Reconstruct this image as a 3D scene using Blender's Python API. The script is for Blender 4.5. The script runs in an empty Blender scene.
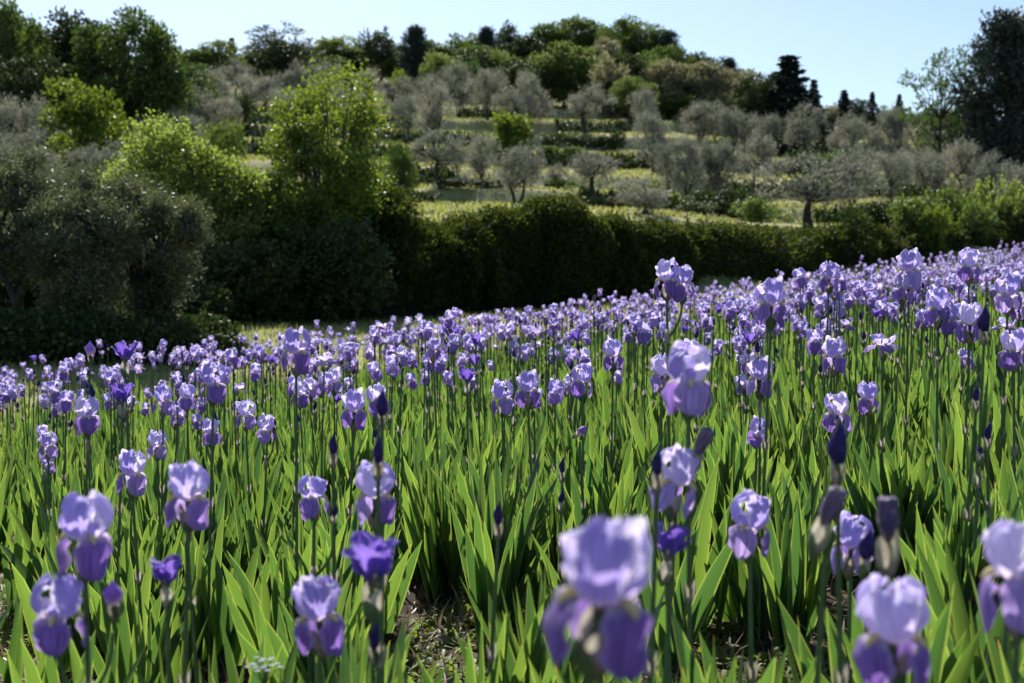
import bpy, math, random
import numpy as np
from mathutils import Matrix, Vector

# ------------------------------------------------------------------ scene, camera, light
SC = bpy.context.scene
C = SC.collection
F = 1200.0            # focal length in pixels
CAM_H = 1.10
HY = 300.0            # image row of the true horizon
PITCH = math.atan((341.5 - HY) / F)

cd = bpy.data.cameras.new('camera'); cam = bpy.data.objects.new('camera', cd); C.objects.link(cam)
cam.location = (0, 0, CAM_H)
cam.rotation_euler = (math.pi / 2 - PITCH, 0, 0)
cd.sensor_width = 36.0; cd.lens = F / 1024 * 36
cd.clip_start = 0.05; cd.clip_end = 3000
cd.dof.use_dof = True; cd.dof.focus_distance = 4.6; cd.dof.aperture_fstop = 4.2
SC.camera = cam

SUN_AZ = math.radians(-14)    # from +Y, negative = to the left
SUN_EL = math.radians(43)
w = bpy.data.worlds.new('World'); SC.world = w; w.use_nodes = True
nt = w.node_tree; nt.nodes.clear()
sky = nt.nodes.new('ShaderNodeTexSky'); sky.sky_type = 'NISHITA'; sky.sun_disc = False
sky.sun_elevation = SUN_EL; sky.sun_rotation = SUN_AZ
sky.air_density = 1.0; sky.dust_density = 0.6; sky.ozone_density = 2.2
bg = nt.nodes.new('ShaderNodeBackground'); bg.inputs['Strength'].default_value = 0.092
out = nt.nodes.new('ShaderNodeOutputWorld')
nt.links.new(sky.outputs[0], bg.inputs[0]); nt.links.new(bg.outputs[0], out.inputs[0])
sd = bpy.data.lights.new('sun', 'SUN'); sun = bpy.data.objects.new('sun', sd); C.objects.link(sun)
sd.energy = 5.0; sd.angle = math.radians(0.53); sd.color = (1.0, 0.95, 0.86)
sdir = Vector((math.sin(SUN_AZ) * math.cos(SUN_EL), math.cos(SUN_AZ) * math.cos(SUN_EL), math.sin(SUN_EL)))
sun.rotation_euler = (-sdir).to_track_quat('-Z', 'Y').to_euler()
SC.view_settings.view_transform = 'Standard'; SC.view_settings.look = 'None'
SC.view_settings.exposure = 0.68; SC.view_settings.gamma = 1.0
SC.view_settings.use_curve_mapping = False
SC.render.engine = 'CYCLES'
cy = SC.cycles
cy.use_denoising = True
cy.max_bounces = 6; cy.diffuse_bounces = 3; cy.transmission_bounces = 4; cy.glossy_bounces = 2
cy.transparent_max_bounces = 4; cy.sample_clamp_indirect = 6; cy.use_adaptive_sampling = True; cy.adaptive_threshold = 0.012
SC.render.film_transparent = False

rnd = random.Random(7)
RS = np.random.RandomState

# ------------------------------------------------------------------ mesh helpers
def cat(parts):
    """merge (V, F, UV, M) tuples into one"""
    V, Fc, U, M = [], [], [], []
    o = 0
    for p in parts:
        V.append(p[0]); Fc.append(p[1] + o); U.append(p[2]); M.append(p[3]); o += len(p[0])
    if not V:
        return np.zeros((0, 3)), np.zeros((0, 4), int), np.zeros((0, 2)), np.zeros(0, int)
    return np.concatenate(V), np.concatenate(Fc), np.concatenate(U), np.concatenate(M)

def tf(p, R=None, t=(0, 0, 0), s=1.0):
    V = p[0] * s
    if R is not None: V = V @ R.T
    return (V + np.array(t), p[1], p[2], p[3])

def rz(a):
    c, s = math.cos(a), math.sin(a); return np.array([[c, -s, 0], [s, c, 0], [0, 0, 1.0]])
def rx(a):
    c, s = math.cos(a), math.sin(a); return np.array([[1.0, 0, 0], [0, c, -s], [0, s, c]])
def ry(a):
    c, s = math.cos(a), math.sin(a); return np.array([[c, 0, s], [0, 1.0, 0], [-s, 0, c]])

def mesh(name, p, mats, smooth=True):
    V, Fc, U, M = p
    me = bpy.data.meshes.new(name)
    me.vertices.add(len(V)); me.vertices.foreach_set('co', V.astype(np.float32).ravel())
    n = len(Fc)
    me.loops.add(n * 4); me.polygons.add(n)
    li = Fc.astype(np.int32).ravel()
    me.loops.foreach_set('vertex_index', li)
    me.polygons.foreach_set('loop_start', np.arange(0, n * 4, 4, dtype=np.int32))
    me.polygons.foreach_set('material_index', M.astype(np.int32))
    me.polygons.foreach_set('use_smooth', np.full(n, smooth))
    uv = me.uv_layers.new(name='UVMap')
    uv.data.foreach_set('uv', U[li].astype(np.float32).ravel())
    me.update(calc_edges=True)
    me.validate()
    for m in mats: me.materials.append(m)
    return me

def link(name, me, parent=None, loc=None, rot=None, scale=None):
    o = bpy.data.objects.new(name, me); C.objects.link(o)
    if parent is not None: o.parent = parent
    if loc is not None: o.location = loc
    if rot is not None: o.rotation_euler = rot
    if scale is not None: o.scale = scale
    return o

def thing(name, label, category, loc, rotz=0.0, group=None, scale=None):
    o = bpy.data.objects.new(name, None); C.objects.link(o)
    o.location = loc; o.rotation_euler = (0, 0, rotz)
    o.empty_display_size = 0.1
    if scale: o.scale = scale
    o['label'] = label; o['category'] = category
    if group: o['group'] = group
    return o

def grid(P, uv, mat=0):
    """P: (nu, nv, 3) -> quads"""
    nu, nv = P.shape[:2]
    idx = np.arange(nu * nv).reshape(nu, nv)
    f = np.stack([idx[:-1, :-1], idx[1:, :-1], idx[1:, 1:], idx[:-1, 1:]], -1).reshape(-1, 4)
    return (P.reshape(-1, 3), f, uv.reshape(-1, 2), np.full(len(f), mat))

def uvgrid(nu, nv):
    u = np.linspace(0, 1, nu); v = np.linspace(0, 1, nv)
    return np.stack(np.meshgrid(v, u), -1)       # [...,0] across, [...,1] along

def tube(pts, rad, n=6, mat=0):
    pts = np.array(pts, float); rad = np.array(rad, float)
    d = np.gradient(pts, axis=0); d /= (np.linalg.norm(d, axis=1, keepdims=True) + 1e-9)
    up = np.array([0.31, 0.87, 0.12]); a = np.cross(d, up); a /= (np.linalg.norm(a, axis=1, keepdims=True) + 1e-9)
    b = np.cross(d, a)
    t = np.linspace(0, 2 * np.pi, n + 1)
    P = pts[:, None] + rad[:, None, None] * (np.cos(t)[None, :, None] * a[:, None] + np.sin(t)[None, :, None] * b[:, None])
    uv = uvgrid(len(pts), n + 1)
    return grid(P, uv, mat)

def bez(p0, p1, p2, p3, u):
    u = np.array(u)[:, None]; p0, p1, p2, p3 = map(np.array, (p0, p1, p2, p3))
    return (1 - u) ** 3 * p0 + 3 * (1 - u) ** 2 * u * p1 + 3 * (1 - u) * u ** 2 * p2 + u ** 3 * p3

def sstep(a, b, x):
    t = np.clip((x - a) / (b - a), 0, 1); return t * t * (3 - 2 * t)

# value noise for terrain and hedges
_ng = RS(11).rand(256, 256)
def vnoise(x, y):
    x = np.asarray(x, float); y = np.asarray(y, float)
    xi = np.floor(x).astype(int); yi = np.floor(y).astype(int); fx = x - xi; fy = y - yi
    fx = fx * fx * (3 - 2 * fx); fy = fy * fy * (3 - 2 * fy)
    g = lambda a, b: _ng[a % 256, b % 256]
    return (g(xi, yi) * (1 - fx) + g(xi + 1, yi) * fx) * (1 - fy) + (g(xi, yi + 1) * (1 - fx) + g(xi + 1, yi + 1) * fx) * fy
def fnoise(x, y, o=3):
    s = 0; a = 1; t = 0
    for i in range(o):
        s = s + a * vnoise(x * 2 ** i + 17 * i, y * 2 ** i + 5 * i); t += a; a *= 0.5
    return s / t - 0.5

# ------------------------------------------------------------------ materials
def mat(name):
    m = bpy.data.materials.new(name); m.use_nodes = True
    nt = m.node_tree; nt.nodes.clear()
    o = nt.nodes.new('ShaderNodeOutputMaterial')
    return m, nt, o

def N(nt, t, **kw):
    n = nt.nodes.new(t)
    for k, v in kw.items():
        if k.startswith('_'): setattr(n, k[1:], v)
        else: n.inputs[k.replace('__', ' ')].default_value = v
    return n

def ramp(nt, fac, stops):
    r = nt.nodes.new('ShaderNodeValToRGB')
    e = r.color_ramp.elements
    while len(e) > 1: e.remove(e[-1])
    e[0].position = stops[0][0]; e[0].color = (*stops[0][1], 1)
    for p, c in stops[1:]:
        x = e.new(p); x.color = (*c, 1)
    nt.links.new(fac, r.inputs[0]); return r

def leafmat(name, cols, trans=0.45, tcol=None, rough=0.5, spec=0.3, obj_var=0.0, tip=None, sheen=0.0):
    """cols: ramp over random per island; tcol: multiplier colour of the light let through"""
    m, nt, o = mat(name)
    geo = nt.nodes.new('ShaderNodeNewGeometry')
    r = ramp(nt, geo.outputs['Random Per Island'], [(i / max(1, len(cols) - 1), c) for i, c in enumerate(cols)])
    col = r.outputs[0]
    if obj_var:
        oi = nt.nodes.new('ShaderNodeObjectInfo')
        hs = nt.nodes.new('ShaderNodeHueSaturation')
        mr = N(nt, 'ShaderNodeMapRange'); nt.links.new(oi.outputs['Random'], mr.inputs[0])
        mr.inputs[3].default_value = 1 - obj_var; mr.inputs[4].default_value = 1 + obj_var
        nt.links.new(mr.outputs[0], hs.inputs['Value'])
        mr2 = N(nt, 'ShaderNodeMapRange'); nt.links.new(oi.outputs['Random'], mr2.inputs[0])
        mr2.inputs[3].default_value = 0.5 + obj_var * 0.08; mr2.inputs[4].default_value = 0.5 - obj_var * 0.08
        nt.links.new(mr2.outputs[0], hs.inputs['Hue'])
        nt.links.new(col, hs.inputs['Color']); col = hs.outputs[0]
    if tip:
        uv = nt.nodes.new('ShaderNodeUVMap'); sx = nt.nodes.new('ShaderNodeSeparateXYZ'); nt.links.new(uv.outputs[0], sx.inputs[0])
        # brown tips on some leaves, base paler
        add = N(nt, 'ShaderNodeMath', _operation='MULTIPLY'); nt.links.new(geo.outputs['Random Per Island'], add.inputs[0]); add.inputs[1].default_value = 0.13
        a2 = N(nt, 'ShaderNodeMath', _operation='ADD'); nt.links.new(add.outputs[0], a2.inputs[0]); nt.links.new(sx.outputs[1], a2.inputs[1])
        mr = N(nt, 'ShaderNodeMapRange'); mr.inputs[1].default_value = 1.085; mr.inputs[2].default_value = 1.12
        nt.links.new(a2.outputs[0], mr.inputs[0])
        mx = N(nt, 'ShaderNodeMixRGB'); nt.links.new(mr.outputs[0], mx.inputs[0]); nt.links.new(col, mx.inputs[1]); mx.inputs[2].default_value = (*tip, 1)
        col = mx.outputs[0]
        # fine length-wise veins
        mp = N(nt, 'ShaderNodeMapping'); mp.inputs['Scale'].default_value = (26, 1.2, 1); nt.links.new(uv.outputs[0], mp.inputs[0])
        no = N(nt, 'ShaderNodeTexNoise', Scale=1.0, Detail=2.0); nt.links.new(mp.outputs[0], no.inputs['Vector'])
        mr3 = N(nt, 'ShaderNodeMapRange'); mr3.inputs[3].default_value = 0.5; mr3.inputs[4].default_value = 1.5; nt.links.new(no.outputs[0], mr3.inputs[0])
        mu = N(nt, 'ShaderNodeMixRGB', _blend_type='MULTIPLY'); mu.inputs[0].default_value = 1; nt.links.new(col, mu.inputs[1]); nt.links.new(mr3.outputs[0], mu.inputs[2])
        col = mu.outputs[0]
        # sunlit blade edges, painted into the colour as a thin pale margin
        e = N(nt, 'ShaderNodeMath', _operation='SUBTRACT'); nt.links.new(sx.outputs[0], e.inputs[0]); e.inputs[1].default_value = 0.5
        e2 = N(nt, 'ShaderNodeMath', _operation='ABSOLUTE'); nt.links.new(e.outputs[0], e2.inputs[0])
        e3 = N(nt, 'ShaderNodeMapRange'); e3.inputs[1].default_value = 0.38; e3.inputs[2].default_value = 0.5; e3.inputs[4].default_value = 0.7; nt.links.new(e2.outputs[0], e3.inputs[0])
        mm_ = N(nt, 'ShaderNodeMixRGB'); nt.links.new(e3.outputs[0], mm_.inputs[0]); nt.links.new(col, mm_.inputs[1]); mm_.inputs[2].default_value = (0.17, 0.22, 0.09, 1)
        col = mm_.outputs[0]
    p = N(nt, 'ShaderNodeBsdfPrincipled', Roughness=rough); p.inputs['Specular IOR Level'].default_value = spec
    nt.links.new(col, p.inputs['Base Color'])
    t = nt.nodes.new('ShaderNodeBsdfTranslucent')
    if tcol:
        mm = N(nt, 'ShaderNodeMixRGB', _blend_type='MULTIPLY'); mm.inputs[0].default_value = 1
        nt.links.new(col, mm.inputs[1]); mm.inputs[2].default_value = (*tcol, 1); nt.links.new(mm.outputs[0], t.inputs[0])
    else: nt.links.new(col, t.inputs[0])
    mix = nt.nodes.new('ShaderNodeMixShader'); mix.inputs[0].default_value = trans
    nt.links.new(p.outputs[0], mix.inputs[1]); nt.links.new(t.outputs[0], mix.inputs[2])
    nt.links.new(mix.outputs[0], o.inputs[0])
    return m

def petalmat(name, base, pale, trans=0.5, tmul=(1.2, 1.1, 1.1), vein=0.35, haft=(0.75, 0.70, 0.62), haft_w=0.22, rim=0.4):
    m, nt, o = mat(name)
    uv = nt.nodes.new('ShaderNodeUVMap'); sx = nt.nodes.new('ShaderNodeSeparateXYZ'); nt.links.new(uv.outputs[0], sx.inputs[0])
    geo = nt.nodes.new('ShaderNodeNewGeometry'); oi = nt.nodes.new('ShaderNodeObjectInfo')
    # random tone
    ad = N(nt, 'ShaderNodeMath', _operation='ADD'); nt.links.new(geo.outputs['Random Per Island'], ad.inputs[0]); nt.links.new(oi.outputs['Random'], ad.inputs[1])
    md = N(nt, 'ShaderNodeMath', _operation='FRACT'); nt.links.new(ad.outputs[0], md.inputs[0])
    r = ramp(nt, md.outputs[0], [(0, tuple(c * 0.8 for c in base)), (0.55, base), (1, pale)])
    # veins and blotches
    mp = N(nt, 'ShaderNodeMapping'); mp.inputs['Scale'].default_value = (22, 2.0, 1); nt.links.new(uv.outputs[0], mp.inputs[0])
    no = N(nt, 'ShaderNodeTexNoise', Scale=1.0, Detail=3.0); nt.links.new(mp.outputs[0], no.inputs['Vector'])
    mr = N(nt, 'ShaderNodeMapRange'); mr.inputs[1].default_value = 0.3; mr.inputs[2].default_value = 0.7
    mr.inputs[3].default_value = 1 - vein; mr.inputs[4].default_value = 1 + vein * 0.6; nt.links.new(no.outputs[0], mr.inputs[0])
    mu = N(nt, 'ShaderNodeMixRGB', _blend_type='MULTIPLY'); mu.inputs[0].default_value = 1
    nt.links.new(r.outputs[0], mu.inputs[1]); nt.links.new(mr.outputs[0], mu.inputs[2])
    # paler base (haft)
    hf = N(nt, 'ShaderNodeMapRange'); hf.inputs[1].default_value = 0.04; hf.inputs[2].default_value = haft_w; hf.inputs[3].default_value = 1; hf.inputs[4].default_value = 0
    nt.links.new(sx.outputs[1], hf.inputs[0])
    mx = N(nt, 'ShaderNodeMixRGB'); nt.links.new(hf.outputs[0], mx.inputs[0]); nt.links.new(mu.outputs[0], mx.inputs[1]); mx.inputs[2].default_value = (*haft, 1)
    # backlit glow of the petal rim, painted as a thin pale margin
    e = N(nt, 'ShaderNodeMath', _operation='SUBTRACT'); nt.links.new(sx.outputs[0], e.inputs[0]); e.inputs[1].default_value = 0.5
    e2 = N(nt, 'ShaderNodeMath', _operation='ABSOLUTE'); nt.links.new(e.outputs[0], e2.inputs[0])
    e3 = N(nt, 'ShaderNodeMapRange'); e3.inputs[1].default_value = 0.36; e3.inputs[2].default_value = 0.5; e3.inputs[4].default_value = rim; nt.links.new(e2.outputs[0], e3.inputs[0])
    mx2 = N(nt, 'ShaderNodeMixRGB'); nt.links.new(e3.outputs[0], mx2.inputs[0]); nt.links.new(mx.outputs[0], mx2.inputs[1]); mx2.inputs[2].default_value = (min(1, pale[0] * 1.5), min(1, pale[1] * 1.5), min(1, pale[2] * 1.15), 1)
    col = mx2.outputs[0]
    p = N(nt, 'ShaderNodeBsdfPrincipled', Roughness=0.55); p.inputs['Specular IOR Level'].default_value = 0.35
    p.inputs['Sheen Weight'].default_value = 0.25; p.inputs['Sheen Roughness'].default_value = 0.4
    nt.links.new(col, p.inputs['Base Color'])
    bp = N(nt, 'ShaderNodeBump', Strength=0.25, Distance=0.002); nt.links.new(no.outputs[0], bp.inputs['Height']); nt.links.new(bp.outputs[0], p.inputs['Normal'])
    t = nt.nodes.new('ShaderNodeBsdfTranslucent')
    mm = N(nt, 'ShaderNodeMixRGB', _blend_type='MULTIPLY'); mm.inputs[0].default_value = 1
    nt.links.new(col, mm.inputs[1]); mm.inputs[2].default_value = (*tmul, 1); nt.links.new(mm.outputs[0], t.inputs[0])
    mix = nt.nodes.new('ShaderNodeMixShader'); mix.inputs[0].default_value = trans
    nt.links.new(p.outputs[0], mix.inputs[1]); nt.links.new(t.outputs[0], mix.inputs[2]); nt.links.new(mix.outputs[0], o.inputs[0])
    return m

def solid(name, c1, c2, scale=20.0, rough=0.7, trans=0.0, bump=0.3, dist=0.01):
    m, nt, o = mat(name)
    tc = nt.nodes.new('ShaderNodeTexCoord')
    no = N(nt, 'ShaderNodeTexNoise', Scale=scale, Detail=5.0); nt.links.new(tc.outputs['Object'], no.inputs['Vector'])
    r = ramp(nt, no.outputs[0], [(0.3, c1), (0.7, c2)])
    p = N(nt, 'ShaderNodeBsdfPrincipled', Roughness=rough); p.inputs['Specular IOR Level'].default_value = 0.25
    nt.links.new(r.outputs[0], p.inputs['Base Color'])
    bp = N(nt, 'ShaderNodeBump', Strength=bump, Distance=dist); nt.links.new(no.outputs[0], bp.inputs['Height']); nt.links.new(bp.outputs[0], p.inputs['Normal'])
    if trans:
        t = nt.nodes.new('ShaderNodeBsdfTranslucent'); nt.links.new(r.outputs[0], t.inputs[0])
        mix = nt.nodes.new('ShaderNodeMixShader'); mix.inputs[0].default_value = trans
        nt.links.new(p.outputs[0], mix.inputs[1]); nt.links.new(t.outputs[0], mix.inputs[2]); nt.links.new(mix.outputs[0], o.inputs[0])
    else: nt.links.new(p.outputs[0], o.inputs[0])
    return m

M_STD = petalmat('petal_standard', (0.45, 0.40, 0.84), (0.72, 0.69, 0.94), trans=0.55, vein=0.3, rim=.65)
M_FALL = petalmat('petal_fall', (0.29, 0.18, 0.61), (0.52, 0.42, 0.83), trans=0.54, vein=0.5, haft_w=0.42)
M_DARKP = petalmat('petal_dark', (0.20, 0.12, 0.58), (0.30, 0.21, 0.70), trans=0.50, vein=0.35, haft=(0.30, 0.26, 0.16))
M_WILT = petalmat('petal_withering', (0.13, 0.085, 0.20), (0.30, 0.24, 0.34), trans=0.30, vein=0.6, haft=(0.20, 0.17, 0.10), rim=.5)
M_BUD = solid('bud_violet', (0.018, 0.008, 0.075), (0.05, 0.025, 0.17), 60, 0.5, 0.12)
M_BEARD = solid('beard', (0.80, 0.62, 0.22), (0.84, 0.78, 0.55), 200, 0.9, 0.2)
M_STEM = solid('iris_stem', (0.07, 0.12, 0.045), (0.11, 0.17, 0.065), 30, 0.5, 0.05)
M_SPATHE = solid('papery_spathe', (0.30, 0.24, 0.15), (0.62, 0.58, 0.48), 45, 0.7, 0.5)
M_LEAF = leafmat('iris_leaf', [(0.018, 0.050, 0.030), (0.036, 0.080, 0.028), (0.070, 0.125, 0.042)], trans=0.46, tcol=(3.9, 3.5, 1.35), rough=0.36, spec=0.55, tip=(0.42, 0.24, 0.09))
M_WEED = leafmat('weed_leaf', [(0.09, 0.13, 0.02), (0.16, 0.20, 0.03), (0.10, 0.16, 0.03)], trans=0.45, tcol=(1.8, 1.8, 0.6))
M_STRAW = leafmat('dry_straw', [(0.14, 0.09, 0.05), (0.34, 0.26, 0.17), (0.20, 0.13, 0.08)], trans=0.2)
M_GRASS = leafmat('grass_blade', [(0.12, 0.16, 0.05), (0.19, 0.215, 0.075), (0.28, 0.27, 0.14)], trans=0.48, tcol=(1.7, 1.65, 0.9))
M_BARK = solid('bark', (0.022, 0.021, 0.018), (0.065, 0.058, 0.05), 6, 0.9, 0, 0.6, 0.03)
M_OLIVE = leafmat('olive_leaf', [(0.11, 0.122, 0.092), (0.19, 0.20, 0.168), (0.34, 0.345, 0.31)], trans=0.34, tcol=(1.35, 1.3, 1.1), rough=0.6, spec=0.2, obj_var=0.16)
M_OLIVE_N = leafmat('olive_leaf_near', [(0.04, 0.05, 0.028), (0.09, 0.105, 0.06), (0.18, 0.195, 0.14)], trans=0.33, tcol=(1.5, 1.5, 0.85), rough=0.5, spec=0.35)
M_BRIGHT = leafmat('bright_leaf', [(0.038, 0.075, 0.018), (0.062, 0.11, 0.025), (0.095, 0.145, 0.035)], trans=0.48, tcol=(3.5, 2.8, 1.0), rough=0.45)
M_LIME = leafmat('lime_leaf', [(0.07, 0.10, 0.03), (0.11, 0.145, 0.045), (0.16, 0.19, 0.075)], trans=0.50, tcol=(2.7, 2.8, 1.2), rough=0.45)
M_MID = leafmat('mid_green_leaf', [(0.055, 0.095, 0.03), (0.09, 0.135, 0.042), (0.13, 0.17, 0.06)], trans=0.42, tcol=(1.6, 1.7, 0.7), obj_var=0.2)
M_PALE = leafmat('pale_green_leaf', [(0.10, 0.15, 0.05), (0.15, 0.20, 0.06), (0.19, 0.23, 0.09)], trans=0.45, tcol=(1.6, 1.6, 0.8), obj_var=0.15)
M_TAN = leafmat('tan_blossom_leaf', [(0.20, 0.20, 0.13), (0.31, 0.29, 0.20), (0.25, 0.27, 0.14)], trans=0.42, tcol=(1.4, 1.4, 1.0), obj_var=0.12)
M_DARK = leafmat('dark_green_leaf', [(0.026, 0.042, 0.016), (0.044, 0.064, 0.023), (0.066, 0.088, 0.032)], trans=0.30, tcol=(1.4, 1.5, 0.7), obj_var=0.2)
M_FIR = leafmat('fir_needles', [(0.018, 0.032, 0.026), (0.028, 0.045, 0.034), (0.038, 0.055, 0.04)], trans=0.15)
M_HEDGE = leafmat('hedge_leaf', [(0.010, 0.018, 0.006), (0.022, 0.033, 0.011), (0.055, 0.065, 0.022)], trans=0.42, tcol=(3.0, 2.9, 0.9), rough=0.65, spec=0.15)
M_CORE = solid('hedge_inner_twigs', (0.006, 0.008, 0.004), (0.016, 0.02, 0.01), 8, 1.0)  # near-black fill that stands for the shade inside the hedges
M_UMBEL = solid('white_umbel', (0.7, 0.7, 0.66), (0.8, 0.8, 0.78), 60, 0.8, 0.3)

def soilmat():
    m, nt, o = mat('ground_soil_and_grass')
    geo = nt.nodes.new('ShaderNodeNewGeometry')
    n1 = N(nt, 'ShaderNodeTexNoise', Scale=9.0, Detail=8.0); nt.links.new(geo.outputs['Position'], n1.inputs['Vector'])
    soil = ramp(nt, n1.outputs[0], [(0.3, (0.018, 0.013, 0.009)), (0.5, (0.045, 0.034, 0.024)), (0.68, (0.11, 0.088, 0.062))])
    n2 = N(nt, 'ShaderNodeTexNoise', Scale=0.9, Detail=8.0); nt.links.new(geo.outputs['Position'], n2.inputs['Vector'])
    gr = ramp(nt, n2.outputs[0], [(0.28, (0.11, 0.14, 0.04)), (0.45, (0.21, 0.23, 0.08)), (0.6, (0.30, 0.29, 0.13)), (0.75, (0.37, 0.33, 0.18))])
    n3 = N(nt, 'ShaderNodeTexNoise', Scale=0.10, Detail=4.0); nt.links.new(geo.outputs['Position'], n3.inputs['Vector'])
    dry = ramp(nt, n3.outputs[0], [(0.42, (0, 0, 0)), (0.62, (1, 1, 1))])
    mx0 = N(nt, 'ShaderNodeMixRGB'); nt.links.new(dry.outputs[0], mx0.inputs[0]); nt.links.new(gr.outputs[0], mx0.inputs[1]); mx0.inputs[2].default_value = (0.38, 0.34, 0.19, 1)
    at = nt.nodes.new('ShaderNodeAttribute'); at.attribute_name = 'grassy'
    mx = N(nt, 'ShaderNodeMixRGB'); nt.links.new(at.outputs['Fac'], mx.inputs[0]); nt.links.new(soil.outputs[0], mx.inputs[1]); nt.links.new(mx0.outputs[0], mx.inputs[2])
    p = N(nt, 'ShaderNodeBsdfPrincipled', Roughness=0.95); p.inputs['Specular IOR Level'].default_value = 0.1
    nt.links.new(mx.outputs[0], p.inputs['Base Color'])
    bp = N(nt, 'ShaderNodeBump', Strength=0.8, Distance=0.06); nt.links.new(n1.outputs[0], bp.inputs['Height']); nt.links.new(bp.outputs[0], p.inputs['Normal'])
    nt.links.new(p.outputs[0], o.inputs[0]); return m
M_SOIL = soilmat()

# ------------------------------------------------------------------ terrain
# hill profile: for each direction (picture column) the row at which the ground shows, by distance
PROF = {
    -900: [(20, 345), (28, 320), (40, 260), (60, 200), (90, 140), (130, 105), (170, 95), (260, 110)],
    0:    [(11.0, None), (16, 346), (24, 318), (32, 270), (45, 225), (70, 158), (100, 112), (130, 88), (165, 76), (260, 90)],
    256:  [(12.8, None), (22, 329), (27, 322), (31, 262), (36, 232), (46, 215), (60, 180), (80, 142), (100, 113), (130, 84), (165, 72), (260, 88)],
    420:  [(14.4, None), (24, 325), (30, 318), (33, 250), (37, 216), (48, 209), (62, 182), (80, 146), (96, 122), (112, 104), (135, 80), (165, 70), (260, 88)],
    512:  [(15.3, None), (26, 316), (32, 311), (35, 240), (38, 213), (50, 204), (60, 186), (72, 168), (84, 146), (95, 124), (112, 108), (135, 84), (165, 70), (260, 88)],
    640:  [(17.2, None), (28, 307), (35, 303), (38, 238), (42, 222), (52, 208), (62, 192), (74, 172), (86, 150), (97, 128), (112, 114), (135, 94), (165, 80), (260, 96)],
    768:  [(19.5, None), (31, 290), (42, 287), (45, 238), (49, 226), (60, 212), (72, 192), (86, 166), (100, 146), (112, 134), (135, 120), (165, 112), (260, 122)],
    900:  [(22, None), (36, 275), (48, 272), (51, 232), (55, 218), (66, 200), (80, 178), (95, 152), (108, 136), (135, 126), (165, 118), (260, 126)],
    1024: [(25, None), (42, 260), (55, 256), (58, 214), (62, 205), (74, 190), (86, 172), (100, 154), (112, 142), (135, 134), (165, 128), (260, 134)],
    1900: [(40, 225), (60, 200), (90, 170), (130, 150), (165, 140), (260, 140)],
}
def plane(x, y): return 0.1 * x + 0.003 * y
DG = np.concatenate([np.linspace(0, 70, 281), np.linspace(70.5, 400, 300)])
cols = sorted(PROF)
TZ = []
for c in cols:
    t = (c - 512) / F
    ds = [0.0, 5.0]; zs = [0.0, float(plane(t * 5, 5))]
    for d, py in PROF[c]:
        ds.append(d); zs.append(float(plane(t * d, d)) if py is None else CAM_H + d * (HY - py) / F)
    ds.append(400); zs.append(zs[-1] - 4)
    z = np.interp(DG, ds, zs)
    k = np.exp(-np.linspace(-2, 2, 9) ** 2); k /= k.sum()
    zp = np.pad(z, 4, mode='edge'); TZ.append(np.convolve(zp, k, 'valid'))
TZ = np.array(TZ); TC = (np.array(cols) - 512) / F

def ground(x, y):
    x = np.asarray(x, float); y = np.asarray(y, float)
    yy = np.maximum(y, 0.01)
    t = np.clip(x / np.maximum(yy, 6.0), TC[0], TC[-1] - 1e-6)
    ci = np.clip(np.searchsorted(TC, t, side='right') - 1, 0, len(TC) - 2)
    ft = (t - TC[ci]) / (TC[ci + 1] - TC[ci]); ft = ft * ft * (3 - 2 * ft) * 0.5 + ft * 0.5
    di = np.clip(np.searchsorted(DG, yy, side='right') - 1, 0, len(DG) - 2)
    fd = np.clip((yy - DG[di]) / (DG[di + 1] - DG[di]), 0, 1)
    z0 = TZ[ci, di] * (1 - fd) + TZ[ci, di + 1] * fd
    z1 = TZ[ci + 1, di] * (1 - fd) + TZ[ci + 1, di + 1] * fd
    z = z0 * (1 - ft) + z1 * ft
    near = 1 - sstep(7.0, 10.5, yy)
    z = z * (1 - near) + plane(x, y) * near
    # terraces on the hillside
    hill = sstep(46, 56, yy) * (1 - sstep(112, 130, yy))
    st = 2.7
    ph = (z + 4.5 * fnoise(x * 0.03, y * 0.03, 2)) / st
    fr = ph - np.floor(ph)
    saw = (fr - sstep(0.80, 0.97, fr)) * st          # rises slowly then drops back: subtracting makes flats and risers
    z = z - hill * 0.34 * (saw - 0.15 * st)
    z = z + fnoise(x * 0.6, y * 0.6, 3) * 0.10 * sstep(2, 30, yy) + fnoise(x * 2.2, y * 2.2, 3) * 0.035
    return z

def field_edge(x): return np.clip(15.3 + np.where(np.asarray(x, float) > 0, 1.25, .91) * np.asarray(x, float), 9.8, 34.0)

def gz(x, y): return float(ground(np.array([x]), np.array([y]))[0])

def ray(px, py, D):
    """world point at picture position and depth"""
    xx = (px - 512) / F; zc = (341.5 - py) / F
    Y = math.cos(PITCH) + math.sin(PITCH) * zc; Z = -math.sin(PITCH) + math.cos(PITCH) * zc
    s = D / Y
    return xx * s, D, CAM_H + Z * s

def build_terrain():
    ys = np.concatenate([np.linspace(-14, 0, 29)[:-1], np.linspace(0, 12, 97)[:-1], np.linspace(12, 60, 193)[:-1], np.linspace(60, 150, 260)[:-1], np.linspace(150, 420, 60)])
    us = np.linspace(-1, 1, 330)
    Y, U = np.meshgrid(ys, us, indexing='ij')
    X = U * (14 + np.maximum(Y, 0) * 0.75)
    Z = ground(X, Y)
    P = np.stack([X, Y, Z], -1)
    g = grid(P, uvgrid(len(ys), len(us)))
    me = mesh('ground', g, [M_SOIL])
    x = P[..., 0].ravel(); y = P[..., 1].ravel()
    gr = sstep(-0.2, 1.6, y - field_edge(x))
    a = me.attributes.new('grassy', 'FLOAT', 'POINT'); a.data.foreach_set('value', gr.astype(np.float32))
    o = link('ground', me); o['kind'] = 'structure'; o['label'] = 'sloping brown soil of the iris field rising to a terraced grassy hillside'
build_terrain()

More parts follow.
